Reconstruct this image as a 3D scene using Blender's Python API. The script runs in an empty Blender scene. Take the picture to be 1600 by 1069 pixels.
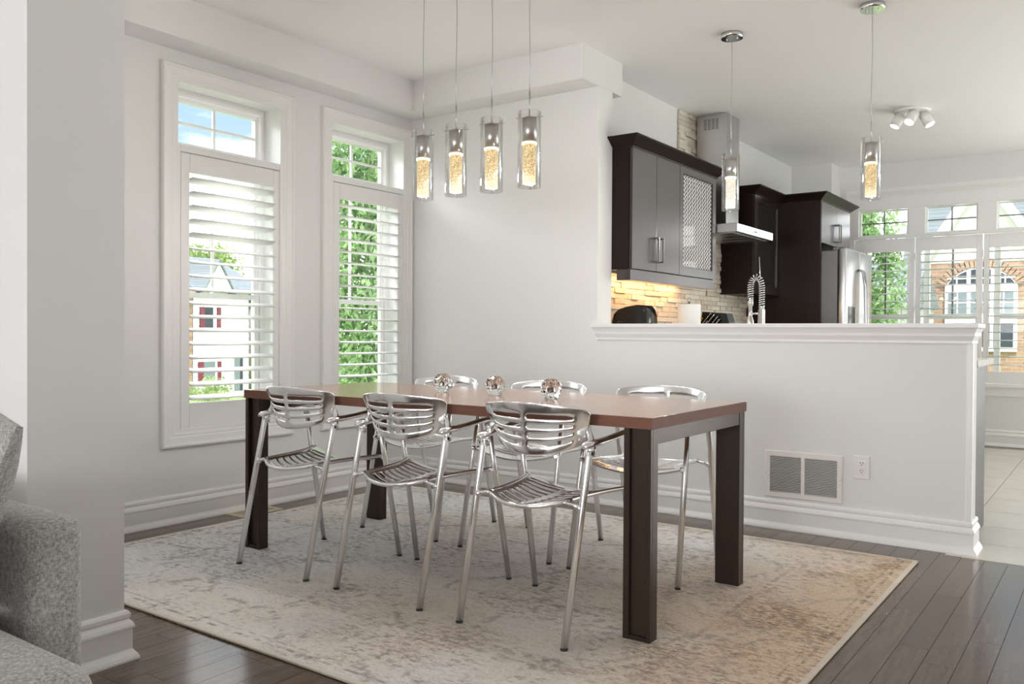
import bpy, bmesh, math, random
from mathutils import Vector, Matrix
random.seed(7)
S = bpy.context.scene
C = S.collection
PI = math.pi
R = math.radians

# ------------------------------------------------------------------ camera
def make_camera():
    yaw, pitch, roll = R(35.694), R(-0.639), R(0.346)
    fw = Vector((-math.sin(yaw)*math.cos(pitch), math.cos(yaw)*math.cos(pitch), math.sin(pitch)))
    rt = Vector((math.cos(yaw), math.sin(yaw), 0))
    up = rt.cross(fw)
    r2 = rt*math.cos(roll) + up*math.sin(roll)
    u2 = up*math.cos(roll) - rt*math.sin(roll)
    cd = bpy.data.cameras.new('camera')
    cd.sensor_width = 36.0
    cd.lens = 1329.7/1600*36.0
    cd.clip_start = 0.05
    cd.clip_end = 300
    o = bpy.data.objects.new('camera', cd)
    C.objects.link(o)
    b = -fw
    o.matrix_world = Matrix(((r2.x, u2.x, b.x, 0), (r2.y, u2.y, b.y, 0), (r2.z, u2.z, b.z, 1.03), (0, 0, 0, 1)))
    S.camera = o
make_camera()

# ------------------------------------------------------------------ world, sun, added daylight lamps
def make_world():
    w = bpy.data.worlds.new('sky'); S.world = w
    w.use_nodes = True
    nt = w.node_tree; nt.nodes.clear()
    N, L = nt.nodes.new, nt.links.new
    out = N('ShaderNodeOutputWorld'); bg = N('ShaderNodeBackground')
    tc = N('ShaderNodeTexCoord'); sep = N('ShaderNodeSeparateXYZ')
    ramp = N('ShaderNodeValToRGB')
    e = ramp.color_ramp.elements
    e[0].position = 0.0; e[0].color = (3.6, 3.6, 3.6, 1)
    e[1].position = 0.60; e[1].color = (0.30, 0.52, 0.98, 1)
    for p, c in ((0.13, (3.0, 3.05, 3.1, 1)), (0.20, (0.62, 0.86, 1.12, 1)), (0.30, (0.40, 0.66, 1.04, 1))):
        k = e.new(p); k.color = c
    mp = N('ShaderNodeMapping'); mp.inputs['Scale'].default_value = (2.2, 2.2, 5.0); mp.inputs['Location'].default_value = (0.6, 0.2, 0.9)
    nz = N('ShaderNodeTexNoise'); nz.inputs['Scale'].default_value = 1.6; nz.inputs['Detail'].default_value = 6
    cr = N('ShaderNodeValToRGB'); cr.color_ramp.elements[0].position = 0.40; cr.color_ramp.elements[1].position = 0.56
    mix = N('ShaderNodeMixRGB'); mix.inputs[2].default_value = (3.4, 3.4, 3.4, 1)
    L(tc.outputs['Generated'], sep.inputs[0]); L(sep.outputs['Z'], ramp.inputs[0])
    L(tc.outputs['Generated'], mp.inputs[0]); L(mp.outputs[0], nz.inputs['Vector']); L(nz.outputs[0], cr.inputs[0])
    L(cr.outputs[0], mix.inputs[0]); L(ramp.outputs[0], mix.inputs[1])
    L(mix.outputs[0], bg.inputs[0]); bg.inputs[1].default_value = 1.0
    L(bg.outputs[0], out.inputs[0])
make_world()

def sun():
    d = bpy.data.lights.new('sun', 'SUN'); d.energy = 4.5; d.angle = R(1.5); d.color = (1, 0.96, 0.9)
    o = bpy.data.objects.new('sun', d); C.objects.link(o)
    o.rotation_euler = Vector((0.38, -0.55, 0.95)).to_track_quat('Z', 'Y').to_euler()
sun()

def area(name, loc, target, sx, sy, power, col=(1, 1, 1)):
    d = bpy.data.lights.new(name, 'AREA'); d.shape = 'RECTANGLE'; d.size = sx; d.size_y = sy
    d.energy = power; d.color = col
    o = bpy.data.objects.new(name, d); C.objects.link(o)
    o.location = loc
    o.rotation_euler = (Vector(loc)-Vector(target)).to_track_quat('Z', 'Y').to_euler()
    return o
# added area lamps in place of daylight, all out of view
area('added_sky_dining', (-6.4, 3.3, 3.75), (-2.6, 3.5, 0.9), 4.2, 1.5, 340, (0.97, 0.985, 1.0))  # added sky lamp, hung outside above the windows
area('added_daylight_living', (-0.9, -6.35, 1.2), (-0.9, 0, 6.0), 4.2, 2.0, 225, (0.985, 0.995, 1.0))  # added lamp filling the unseen living room window
area('added_fill_kitchen', (2.85, 6.7, 0.95), (0, 6.7, 4.2), 2.4, 1.7, 34, (1.0, 0.985, 0.96))  # added fill lamp before the closed right wall, tilted up at the ceiling
area('added_fill_garden_door', (1.65, 8.9, 1.0), (1.65, 0, 4.0), 1.9, 1.9, 70, (0.98, 0.99, 1.0))  # added lamp at an unseen door opening, to brighten the kitchen

S.view_settings.view_transform = 'Standard'
S.view_settings.look = 'None'
S.view_settings.gamma = 1.0
S.view_settings.exposure = 0.07
S.view_settings.use_curve_mapping = False
S.cycles.max_bounces = 10
S.cycles.diffuse_bounces = 7
S.cycles.glossy_bounces = 4
S.cycles.transmission_bounces = 8
S.cycles.transparent_max_bounces = 24
S.cycles.caustics_reflective = False
S.cycles.caustics_refractive = False
S.cycles.sample_clamp_indirect = 6.0
S.cycles.use_denoising = True

# ------------------------------------------------------------------ helpers: materials
def lin(r, g, b):
    f = lambda c: (c/255/12.92) if c/255 <= 0.04045 else ((c/255+0.055)/1.055)**2.4
    return (f(r), f(g), f(b), 1)

class Mat:
    def __init__(s, name):
        s.m = bpy.data.materials.new(name); s.m.use_nodes = True
        s.nt = s.m.node_tree; s.b = s.nt.nodes['Principled BSDF']
    def n(s, t, **kw):
        x = s.nt.nodes.new(t)
        for k, v in kw.items(): setattr(x, k, v)
        return x
    def l(s, a, b): s.nt.links.new(a, b)

def simple(name, col, rough=0.5, metal=0.0, noise=0.0, nscale=40, bump=0.0, bscale=200, coat=0.0, spec=None, stretch=None):
    M = Mat(name); b = M.b
    b.inputs['Base Color'].default_value = col
    b.inputs['Roughness'].default_value = rough
    b.inputs['Metallic'].default_value = metal
    if coat: b.inputs['Coat Weight'].default_value = coat; b.inputs['Coat Roughness'].default_value = 0.22
    if spec is not None: b.inputs['Specular IOR Level'].default_value = spec
    tc = M.n('ShaderNodeTexCoord')
    vec = tc.outputs['Object']
    if stretch:
        mp = M.n('ShaderNodeMapping'); mp.inputs['Scale'].default_value = stretch
        M.l(vec, mp.inputs[0]); vec = mp.outputs[0]
    nz = M.n('ShaderNodeTexNoise'); nz.inputs['Scale'].default_value = nscale; nz.inputs['Detail'].default_value = 4
    M.l(vec, nz.inputs['Vector'])
    mx = M.n('ShaderNodeMixRGB')
    k = 1-noise; h = 1+noise
    mx.inputs[1].default_value = (col[0]*k, col[1]*k, col[2]*k, 1)
    mx.inputs[2].default_value = (min(1, col[0]*h), min(1, col[1]*h), min(1, col[2]*h), 1)
    M.l(nz.outputs[0], mx.inputs[0]); M.l(mx.outputs[0], b.inputs['Base Color'])
    if bump:
        n2 = M.n('ShaderNodeTexNoise'); n2.inputs['Scale'].default_value = bscale; n2.inputs['Detail'].default_value = 3
        M.l(vec, n2.inputs['Vector'])
        bp = M.n('ShaderNodeBump'); bp.inputs['Strength'].default_value = bump; bp.inputs['Distance'].default_value = 0.01
        M.l(n2.outputs[0], bp.inputs['Height']); M.l(bp.outputs[0], b.inputs['Normal'])
    return M.m

MT = {}
MT['wall'] = simple('wall_paint', (0.80, 0.80, 0.793, 1), 0.7, noise=0.015, nscale=3, bump=0.02, bscale=350)
MT['ceil'] = simple('ceiling_paint', (0.92, 0.918, 0.912, 1), 0.8, noise=0.01, nscale=3)
MT['trim'] = simple('trim_paint', (0.86, 0.857, 0.85, 1), 0.35, noise=0.01, nscale=5)
MT['shutter'] = simple('shutter_paint', (0.86, 0.857, 0.85, 1), 0.35, noise=0.01, nscale=5)
MT['alu'] = simple('polished_aluminium', (0.93, 0.93, 0.94, 1), 0.17, metal=1, noise=0.04, nscale=12)
MT['alu_leg'] = simple('brushed_aluminium', (0.94, 0.94, 0.95, 1), 0.26, metal=1, noise=0.04, nscale=30)
MT['rubber'] = simple('rubber', (0.03, 0.03, 0.03, 1), 0.6)
MT['frame'] = simple('dark_bronze_steel', lin(66, 54, 46), 0.36, metal=0.55, noise=0.15, nscale=9, bump=0.02)
MT['chrome'] = simple('chrome', (0.8, 0.8, 0.8, 1), 0.1, metal=1)
MT['nickel'] = simple('brushed_nickel', (0.62, 0.61, 0.60, 1), 0.28, metal=1, noise=0.08, nscale=25, stretch=(1, 1, 8))
MT['bronze'] = simple('dark_nickel', (0.26, 0.25, 0.245, 1), 0.25, metal=1)
MT['steel'] = simple('stainless_steel', (0.56, 0.56, 0.56, 1), 0.28, metal=1, noise=0.06, nscale=30, stretch=(20, 20, 1))
MT['steel_dark'] = simple('grey_metal_side', lin(120, 120, 120), 0.45, metal=0.6, noise=0.04)
MT['black'] = simple('black_plastic', (0.008, 0.008, 0.009, 1), 0.16, spec=0.35)
MT['dark_gap'] = simple('dark_gap', (0.01, 0.01, 0.01, 1), 0.8)
MT['paper'] = simple('paper_towel', (0.86, 0.86, 0.84, 1), 0.9, bump=0.1, bscale=150)
MT['counter'] = simple('pale_stone_counter', (0.70, 0.69, 0.67, 1), 0.2, noise=0.1, nscale=60)
MT['yellow'] = simple('yellow_plastic', lin(215, 180, 40), 0.4)
MT['cabinet'] = simple('espresso_carcass', lin(34, 23, 20), 0.38, noise=0.22, nscale=14, stretch=(6, 6, 0.7), spec=0.2)
MT['cabinet_front'] = simple('lacquered_espresso_front', lin(38, 26, 23), 0.25, noise=0.22, nscale=14, stretch=(6, 6, 0.7), spec=0.6, coat=0.9)
MT['white_plastic'] = simple('white_plastic', (0.84, 0.84, 0.82, 1), 0.3)
MT['vent'] = simple('vent_enamel', (0.83, 0.82, 0.80, 1), 0.4)
MT['register'] = simple('cream_enamel', lin(212, 200, 178), 0.45)
MT['siding'] = simple('white_siding', (0.84, 0.85, 0.86, 1), 0.6, noise=0.03)
MT['shutter_red'] = simple('wine_red_paint', lin(120, 52, 66), 0.6)
MT['dark_glass'] = simple('dark_window_glass', lin(66, 74, 82), 0.4, spec=0.1)
MT['pale_glass'] = simple('pale_window_glass', lin(122, 134, 140), 0.4, spec=0.1)
MT['stucco'] = simple('pale_stucco', lin(206, 206, 202), 0.8, noise=0.05)
MT['bark'] = simple('bark', lin(92, 78, 62), 0.9, noise=0.3, nscale=20)
MT['grass'] = simple('lawn', lin(132, 158, 88), 0.9, noise=0.3, nscale=6)
MT['fence'] = simple('grey_fence_board', lin(196, 198, 196), 0.8, noise=0.05)

def wood_top():
    M = Mat('walnut_table_top'); b = M.b
    tc = M.n('ShaderNodeTexCoord'); mp = M.n('ShaderNodeMapping'); mp.inputs['Scale'].default_value = (0.9, 12, 12)
    nz = M.n('ShaderNodeTexNoise'); nz.inputs['Scale'].default_value = 3.0; nz.inputs['Detail'].default_value = 6; nz.inputs['Distortion'].default_value = 0.6
    cr = M.n('ShaderNodeValToRGB')
    cr.color_ramp.elements[0].position = 0.3; cr.color_ramp.elements[0].color = lin(122, 80, 60)
    cr.color_ramp.elements[1].position = 0.72; cr.color_ramp.elements[1].color = lin(186, 136, 104)
    M.l(tc.outputs['Object'], mp.inputs[0]); M.l(mp.outputs[0], nz.inputs['Vector']); M.l(nz.outputs[0], cr.inputs[0])
    M.l(cr.outputs[0], b.inputs['Base Color'])
    b.inputs['Roughness'].default_value = 0.2; b.inputs['Specular IOR Level'].default_value = 0.6; b.inputs['Coat Weight'].default_value = 0.5; b.inputs['Coat Roughness'].default_value = 0.16
    return M.m
MT['table'] = wood_top()
MT['table_edge'] = simple('walnut_edge_shaded', lin(128, 88, 74), 0.55, noise=0.25, nscale=30, stretch=(0.6, 0.6, 9), spec=0.25)  # same walnut as the top, with the dimmer edge light painted in darker

def planks_mat():
    M = Mat('dark_hardwood'); b = M.b
    tc = M.n('ShaderNodeTexCoord'); oi = M.n('ShaderNodeObjectInfo')
    mp = M.n('ShaderNodeMapping'); mp.inputs['Scale'].default_value = (9, 0.7, 1)
    add = M.n('ShaderNodeVectorMath', operation='ADD')
    cmb = M.n('ShaderNodeCombineXYZ'); mul = M.n('ShaderNodeMath', operation='MULTIPLY'); mul.inputs[1].default_value = 40
    M.l(oi.outputs['Random'], mul.inputs[0]); M.l(mul.outputs[0], cmb.inputs[0]); M.l(mul.outputs[0], cmb.inputs[1])
    geo = M.n('ShaderNodeNewGeometry')
    M.l(geo.outputs['Position'], mp.inputs[0]); M.l(mp.outputs[0], add.inputs[0]); M.l(cmb.outputs[0], add.inputs[1])
    nz = M.n('ShaderNodeTexNoise'); nz.inputs['Scale'].default_value = 6; nz.inputs['Detail'].default_value = 6
    M.l(add.outputs[0], nz.inputs['Vector'])
    cr = M.n('ShaderNodeValToRGB')
    cr.color_ramp.elements[0].position = 0.3; cr.color_ramp.elements[0].color = lin(90, 73, 60)
    cr.color_ramp.elements[1].position = 0.75; cr.color_ramp.elements[1].color = lin(108, 89, 74)
    M.l(nz.outputs[0], cr.inputs[0])
    hsv = M.n('ShaderNodeHueSaturation')
    mr = M.n('ShaderNodeMapRange'); mr.inputs['To Min'].default_value = 0.82; mr.inputs['To Max'].default_value = 1.15
    M.l(oi.outputs['Random'], mr.inputs['Value']); M.l(mr.outputs[0], hsv.inputs['Value']); M.l(cr.outputs[0], hsv.inputs['Color'])
    M.l(hsv.outputs[0], b.inputs['Base Color'])
    b.inputs['Roughness'].default_value = 0.16
    return M.m
MT['plank'] = planks_mat()

def tile_mat():
    M = Mat('cream_floor_tile'); b = M.b
    geo = M.n('ShaderNodeNewGeometry'); oi = M.n('ShaderNodeObjectInfo')
    nz = M.n('ShaderNodeTexNoise'); nz.inputs['Scale'].default_value = 5; nz.inputs['Detail'].default_value = 5
    M.l(geo.outputs['Position'], nz.inputs['Vector'])
    cr = M.n('ShaderNodeValToRGB')
    cr.color_ramp.elements[0].color = (0.62, 0.57, 0.50, 1); cr.color_ramp.elements[1].color = (0.74, 0.70, 0.63, 1)
    M.l(nz.outputs[0], cr.inputs[0]); M.l(cr.outputs[0], b.inputs['Base Color'])
    b.inputs['Roughness'].default_value = 0.22
    return M.m
MT['tile'] = tile_mat()
MT['grout'] = simple('grout', (0.36, 0.34, 0.31, 1), 0.9)
MT['subfloor'] = simple('floor_joint', (0.03, 0.025, 0.02, 1), 0.8)

def rug_mat():
    M = Mat('distressed_rug'); b = M.b
    geo = M.n('ShaderNodeNewGeometry'); sep = M.n('ShaderNodeSeparateXYZ')
    M.l(geo.outputs['Position'], sep.inputs[0])
    def noise(scale, detail, sx=1.0, sy=1.0, off=0.0, dist=0.0):
        mp = M.n('ShaderNodeMapping'); mp.inputs['Scale'].default_value = (sx, sy, 1); mp.inputs['Location'].default_value = (off, off*1.7, 0)
        M.l(geo.outputs['Position'], mp.inputs[0])
        n = M.n('ShaderNodeTexNoise'); n.inputs['Scale'].default_value = scale; n.inputs['Detail'].default_value = detail
        n.inputs['Distortion'].default_value = dist
        M.l(mp.outputs[0], n.inputs['Vector']); return n.outputs[0]
    def ramp(src, p0, p1, c0=(0, 0, 0, 1), c1=(1, 1, 1, 1)):
        r = M.n('ShaderNodeValToRGB'); r.color_ramp.elements[0].position = p0; r.color_ramp.elements[1].position = p1
        r.color_ramp.elements[0].color = c0; r.color_ramp.elements[1].color = c1
        M.l(src, r.inputs[0]); return r.outputs[0]
    def mix(fac, a, c, mode='MIX'):
        m = M.n('ShaderNodeMixRGB', blend_type=mode)
        for i, v in enumerate((fac, a, c)):
            if hasattr(v, 'is_linked'): M.l(v, m.inputs[i])
            elif isinstance(v, (int, float)): m.inputs[i].default_value = v
            else: m.inputs[i].default_value = v
        return m.outputs[0]
    def math_(op, a, c=None):
        m = M.n('ShaderNodeMath', operation=op)
        for i, v in enumerate((a, c)):
            if v is None: continue
            if hasattr(v, 'is_linked'): M.l(v, m.inputs[i])
            else: m.inputs[i].default_value = v
        return m.outputs[0]
    base = ramp(noise(1.1, 3, off=3), 0.35, 0.65, lin(238, 239, 241), lin(240, 236, 231))
    # cool window to warm kitchen light, painted in as a growing tan field
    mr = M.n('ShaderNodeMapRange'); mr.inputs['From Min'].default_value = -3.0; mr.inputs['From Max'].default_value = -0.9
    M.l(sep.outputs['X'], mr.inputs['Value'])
    warm_light = math_('MULTIPLY', mr.outputs[0], ramp(noise(0.9, 2, off=9), 0.25, 0.6))
    base = mix(math_('MULTIPLY', warm_light, 0.95), base, lin(224, 202, 178))
    # worn motif; its grey-to-brown shift follows the same painted light
    big = ramp(noise(1.9, 4, off=5, dist=0.7), 0.45, 0.6)
    fine = ramp(noise(52, 4, sx=0.6, sy=1.3, off=2), 0.48, 0.60)
    grain = ramp(noise(150, 3, sx=0.45, sy=1.4, off=11), 0.40, 0.62)
    wear = math_('MULTIPLY', math_('ADD', math_('MULTIPLY', big, 0.75), 0.25), math_('MULTIPLY', fine, math_('ADD', math_('MULTIPLY', grain, 0.7), 0.3)))
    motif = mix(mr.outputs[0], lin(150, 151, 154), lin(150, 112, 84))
    col = mix(math_('MULTIPLY', wear, 0.75), base, motif)
    patch = math_('MULTIPLY', ramp(noise(2.8, 4, off=21, dist=0.5), 0.50, 0.66), ramp(noise(80, 3, sx=0.5, sy=1.3, off=13), 0.42, 0.60))
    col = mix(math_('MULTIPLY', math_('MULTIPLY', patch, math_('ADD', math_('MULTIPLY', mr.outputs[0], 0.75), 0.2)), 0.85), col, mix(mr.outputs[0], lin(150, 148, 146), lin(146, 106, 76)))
    ring = M.n('ShaderNodeTexVoronoi'); ring.feature = 'DISTANCE_TO_EDGE'; ring.inputs['Scale'].default_value = 2.6
    wp = M.n('ShaderNodeMapping'); wp.inputs['Scale'].default_value = (1.0, 1.0, 0.0)
    M.l(geo.outputs['Position'], wp.inputs[0])
    M.l(wp.outputs[0], ring.inputs['Vector'])
    edge = ramp(ring.outputs[0], 0.0, 0.07, (1, 1, 1, 1), (0, 0, 0, 1))
    frag = ramp(noise(30, 4, off=7), 0.48, 0.60)
    col = mix(math_('MULTIPLY', math_('MULTIPLY', edge, frag), 0.6), col, lin(146, 142, 136))
    speck = ramp(noise(120, 2, off=1), 0.35, 0.7)
    col = mix(0.35, col, speck, 'SOFT_LIGHT')
    # border lines following the rug edge
    x0, x1, y0, y1 = -3.88, -0.74, 1.732, 4.19
    dx = math_('MINIMUM', math_('SUBTRACT', sep.outputs['X'], x0), math_('SUBTRACT', x1, sep.outputs['X']))
    dy = math_('MINIMUM', math_('SUBTRACT', sep.outputs['Y'], y0), math_('SUBTRACT', y1, sep.outputs['Y']))
    d = math_('MINIMUM', dx, dy)
    for pos, wid, k in ((0.055, 0.007, 0.55), (0.085, 0.005, 0.35), (0.42, 0.010, 0.3)):
        band = math_('LESS_THAN', math_('ABSOLUTE', math_('SUBTRACT', d, pos)), wid)
        col = mix(math_('MULTIPLY', math_('MULTIPLY', band, ramp(noise(26, 2, off=pos*30), 0.42, 0.6)), k), col, lin(118, 106, 90))
    col = mix(math_('MULTIPLY', math_('LESS_THAN', d, 0.018), 0.8), col, lin(228, 220, 208))
    M.l(col, b.inputs['Base Color'])
    b.inputs['Roughness'].default_value = 0.95
    b.inputs['Specular IOR Level'].default_value = 0.1
    bp = M.n('ShaderNodeBump'); bp.inputs['Strength'].default_value = 0.5; bp.inputs['Distance'].default_value = 0.006
    M.l(noise(150, 3), bp.inputs['Height']); M.l(bp.outputs[0], b.inputs['Normal'])
    return M.m
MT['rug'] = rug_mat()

def fabric_mat():
    M = Mat('grey_woven_fabric'); b = M.b
    tc = M.n('ShaderNodeTexCoord')
    outs = []
    for sc in ((420, 110, 110), (110, 110, 420), (110, 420, 110)):
        mp = M.n('ShaderNodeMapping'); mp.inputs['Scale'].default_value = sc
        n = M.n('ShaderNodeTexNoise'); n.inputs['Scale'].default_value = 1.0; n.inputs['Detail'].default_value = 2
        M.l(tc.outputs['Object'], mp.inputs[0]); M.l(mp.outputs[0], n.inputs['Vector']); outs.append(n.outputs[0])
    a = M.n('ShaderNodeMath', operation='ADD'); M.l(outs[0], a.inputs[0]); M.l(outs[1], a.inputs[1])
    a2 = M.n('ShaderNodeMath', operation='ADD'); M.l(a.outputs[0], a2.inputs[0]); M.l(outs[2], a2.inputs[1])
    d = M.n('ShaderNodeMath', operation='MULTIPLY'); d.inputs[1].default_value = 1/3; M.l(a2.outputs[0], d.inputs[0])
    cr = M.n('ShaderNodeValToRGB')
    cr.color_ramp.elements[0].position = 0.38; cr.color_ramp.elements[0].color = lin(134, 133, 132)
    cr.color_ramp.elements[1].position = 0.62; cr.color_ramp.elements[1].color = lin(208, 207, 205)
    M.l(d.outputs[0], cr.inputs[0]); M.l(cr.outputs[0], b.inputs['Base Color'])
    b.inputs['Roughness'].default_value = 0.95
    b.inputs['Sheen Weight'].default_value = 0.2
    bp = M.n('ShaderNodeBump'); bp.inputs['Strength'].default_value = 0.4; bp.inputs['Distance'].default_value = 0.003
    M.l(d.outputs[0], bp.inputs['Height']); M.l(bp.outputs[0], b.inputs['Normal'])
    return M.m
MT['fabric'] = fabric_mat()

def pane_mat(name='window_pane', fac=0.05, tint=(1, 1, 1, 1)):
    M = Mat(name); M.nt.nodes.remove(M.b)
    out = M.nt.nodes['Material Output']
    t = M.n('ShaderNodeBsdfTransparent'); t.inputs[0].default_value = tint
    g = M.n('ShaderNodeBsdfGlossy'); g.inputs['Roughness'].default_value = 0.02
    fr = M.n('ShaderNodeFresnel'); fr.inputs['IOR'].default_value = 1.3
    mx = M.n('ShaderNodeMixShader')
    ml = M.n('ShaderNodeMath', operation='MULTIPLY_ADD'); ml.inputs[1].default_value = 0.5; ml.inputs[2].default_value = fac*0.1
    M.l(fr.outputs[0], ml.inputs[0]); M.l(ml.outputs[0], mx.inputs[0])
    M.l(t.outputs[0], mx.inputs[1]); M.l(g.outputs[0], mx.inputs[2]); M.l(mx.outputs[0], out.inputs[0])
    return M.m
MT['pane'] = pane_mat()
MT['tube_glass'] = pane_mat('clear_glass_tube', 0.1, (0.99, 0.99, 0.99, 1))

def glass_mat():
    M = Mat('cut_crystal_glass'); b = M.b
    b.inputs['Transmission Weight'].default_value = 1.0
    b.inputs['Roughness'].default_value = 0.02; b.inputs['IOR'].default_value = 1.45
    b.inputs['Base Color'].default_value = (1, 1, 1, 1)
    return M.m
MT['crystal'] = glass_mat()

def bulb_mat(name, c0, c1, strength):
    M = Mat(name); b = M.b
    tc = M.n('ShaderNodeTexCoord')
    v = M.n('ShaderNodeTexVoronoi'); v.inputs['Scale'].default_value = 170
    M.l(tc.outputs['Object'], v.inputs['Vector'])
    cr = M.n('ShaderNodeValToRGB'); cr.color_ramp.elements[0].position = 0.15; cr.color_ramp.elements[0].color = c0
    cr.color_ramp.elements[1].position = 0.75; cr.color_ramp.elements[1].color = c1
    M.l(v.outputs['Distance'], cr.inputs[0])
    M.l(cr.outputs[0], b.inputs['Emission Color']); b.inputs['Emission Strength'].default_value = strength
    b.inputs['Base Color'].default_value = (0.10, 0.09, 0.07, 1); b.inputs['Roughness'].default_value = 0.2
    return M.m
MT['bulb'] = bulb_mat('lit_bubble_crystal', (1.0, 0.84, 0.50, 1), (0.50, 0.30, 0.09, 1), 1.0)
MT['bulb_white'] = bulb_mat('lit_bubble_crystal_pale', (1.0, 0.95, 0.84, 1), (0.66, 0.58, 0.46, 1), 1.1)
def emit(name, col, st):
    M = Mat(name); M.b.inputs['Emission Color'].default_value = col; M.b.inputs['Emission Strength'].default_value = st
    M.b.inputs['Base Color'].default_value = col
    return M.m
MT['lamp_face'] = emit('lit_lamp_face', (1, 0.95, 0.86, 1), 2.2)
MT['lamp_ring'] = emit('lit_crystal_rim', (1, 0.9, 0.66, 1), 2.0)

def stone_mat():
    M = Mat('split_ledge_stone'); b = M.b
    oi = M.n('ShaderNodeObjectInfo'); geo = M.n('ShaderNodeNewGeometry')
    nz = M.n('ShaderNodeTexNoise'); nz.inputs['Scale'].default_value = 25; nz.inputs['Detail'].default_value = 6
    M.l(geo.outputs['Position'], nz.inputs['Vector'])
    cr = M.n('ShaderNodeValToRGB')
    cr.color_ramp.elements[0].color = (0.50, 0.42, 0.33, 1); cr.color_ramp.elements[1].color = (0.72, 0.66, 0.57, 1)
    cr.color_ramp.elements[0].position = 0.2; cr.color_ramp.elements[1].position = 0.7
    ad = M.n('ShaderNodeMath', operation='MULTIPLY_ADD'); ad.inputs[1].default_value = 0.5; ad.inputs[2].default_value = 0.0
    M.l(oi.outputs['Random'], ad.inputs[0])
    a2 = M.n('ShaderNodeMath', operation='ADD'); M.l(ad.outputs[0], a2.inputs[0])
    m5 = M.n('ShaderNodeMath', operation='MULTIPLY'); m5.inputs[1].default_value = 0.6; M.l(nz.outputs[0], m5.inputs[0])
    M.l(m5.outputs[0], a2.inputs[1]); M.l(a2.outputs[0], cr.inputs[0]); M.l(cr.outputs[0], b.inputs['Base Color'])
    b.inputs['Roughness'].default_value = 0.8
    bp = M.n('ShaderNodeBump'); bp.inputs['Strength'].default_value = 0.5; bp.inputs['Distance'].default_value = 0.01
    M.l(nz.outputs[0], bp.inputs['Height']); M.l(bp.outputs[0], b.inputs['Normal'])
    return M.m
MT['stone'] = stone_mat()

def cabinet_glass_mat():
    M = Mat('patterned_cabinet_glass'); b = M.b
    geo = M.n('ShaderNodeNewGeometry'); sep = M.n('ShaderNodeSeparateXYZ'); M.l(geo.outputs['Position'], sep.inputs[0])
    def wave(o, f):
        m = M.n('ShaderNodeMath', operation='MULTIPLY'); m.inputs[1].default_value = f; M.l(o, m.inputs[0])
        s = M.n('ShaderNodeMath', operation='SINE'); M.l(m.outputs[0], s.inputs[0]); return s.outputs[0]
    a = wave(sep.outputs['Y'], 2*PI/0.044); c = wave(sep.outputs['Z'], 2*PI/0.030)
    mu = M.n('ShaderNodeMath', operation='ADD'); M.l(a, mu.inputs[0]); M.l(c, mu.inputs[1])
    bp = M.n('ShaderNodeBump'); bp.inputs['Strength'].default_value = 0.9; bp.inputs['Distance'].default_value = 0.004
    M.l(mu.outputs[0], bp.inputs['Height']); M.l(bp.outputs[0], b.inputs['Normal'])
    pr = M.n('ShaderNodeMath', operation='MULTIPLY'); M.l(a, pr.inputs[0]); M.l(c, pr.inputs[1])
    cr = M.n('ShaderNodeValToRGB'); cr.color_ramp.elements[0].position = 0.0; cr.color_ramp.elements[0].color = (0.78, 0.77, 0.76, 1)
    cr.color_ramp.elements[1].position = 0.22; cr.color_ramp.elements[1].color = (0.03, 0.03, 0.03, 1)
    M.l(pr.outputs[0], cr.inputs[0]); M.l(cr.outputs[0], b.inputs['Base Color'])
    b.inputs['Roughness'].default_value = 0.06; b.inputs['Specular IOR Level'].default_value = 1.0
    b.inputs['Coat Weight'].default_value = 0.6; b.inputs['Coat Roughness'].default_value = 0.03
    return M.m
MT['cab_glass'] = cabinet_glass_mat()

def brick_mat():
    M = Mat('tan_brick_wall'); b = M.b
    geo = M.n('ShaderNodeNewGeometry'); sep = M.n('ShaderNodeSeparateXYZ'); cb = M.n('ShaderNodeCombineXYZ')
    M.l(geo.outputs['Position'], sep.inputs[0]); M.l(sep.outputs['X'], cb.inputs[0]); M.l(sep.outputs['Z'], cb.inputs[1])
    br = M.n('ShaderNodeTexBrick'); br.inputs['Scale'].default_value = 1.0
    br.inputs['Brick Width'].default_value = 0.24; br.inputs['Row Height'].default_value = 0.085; br.inputs['Mortar Size'].default_value = 0.008
    br.inputs['Color1'].default_value = lin(170, 140, 114); br.inputs['Color2'].default_value = lin(142, 110, 90); br.inputs['Mortar'].default_value = lin(168, 156, 142)
    M.l(cb.outputs[0], br.inputs['Vector'])
    M.l(br.outputs['Color'], b.inputs['Base Color']); b.inputs['Roughness'].default_value = 0.85
    return M.m
MT['brick'] = brick_mat()
def roof_mat(name, c):
    M = Mat(name); b = M.b
    geo = M.n('ShaderNodeNewGeometry'); sep = M.n('ShaderNodeSeparateXYZ'); cb = M.n('ShaderNodeCombineXYZ')
    M.l(geo.outputs['Position'], sep.inputs[0]); M.l(sep.outputs['Y'], cb.inputs[0]); M.l(sep.outputs['Z'], cb.inputs[1])
    br = M.n('ShaderNodeTexBrick'); br.inputs['Brick Width'].default_value = 0.4; br.inputs['Row Height'].default_value = 0.13; br.inputs['Mortar Size'].default_value = 0.01
    br.inputs['Scale'].default_value = 1.0
    k = lambda f: tuple(x*f for x in c[:3])+(1,)
    br.inputs['Color1'].default_value = k(1.0); br.inputs['Color2'].default_value = k(0.85); br.inputs['Mortar'].default_value = k(0.6)
    M.l(cb.outputs[0], br.inputs['Vector']); M.l(br.outputs['Color'], b.inputs['Base Color']); b.inputs['Roughness'].default_value = 0.9
    return M.m
MT['roof_grey'] = roof_mat('grey_shingles', lin(128, 138, 142))
MT['roof_brown'] = roof_mat('brown_shingles', lin(156, 132, 118))
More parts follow.
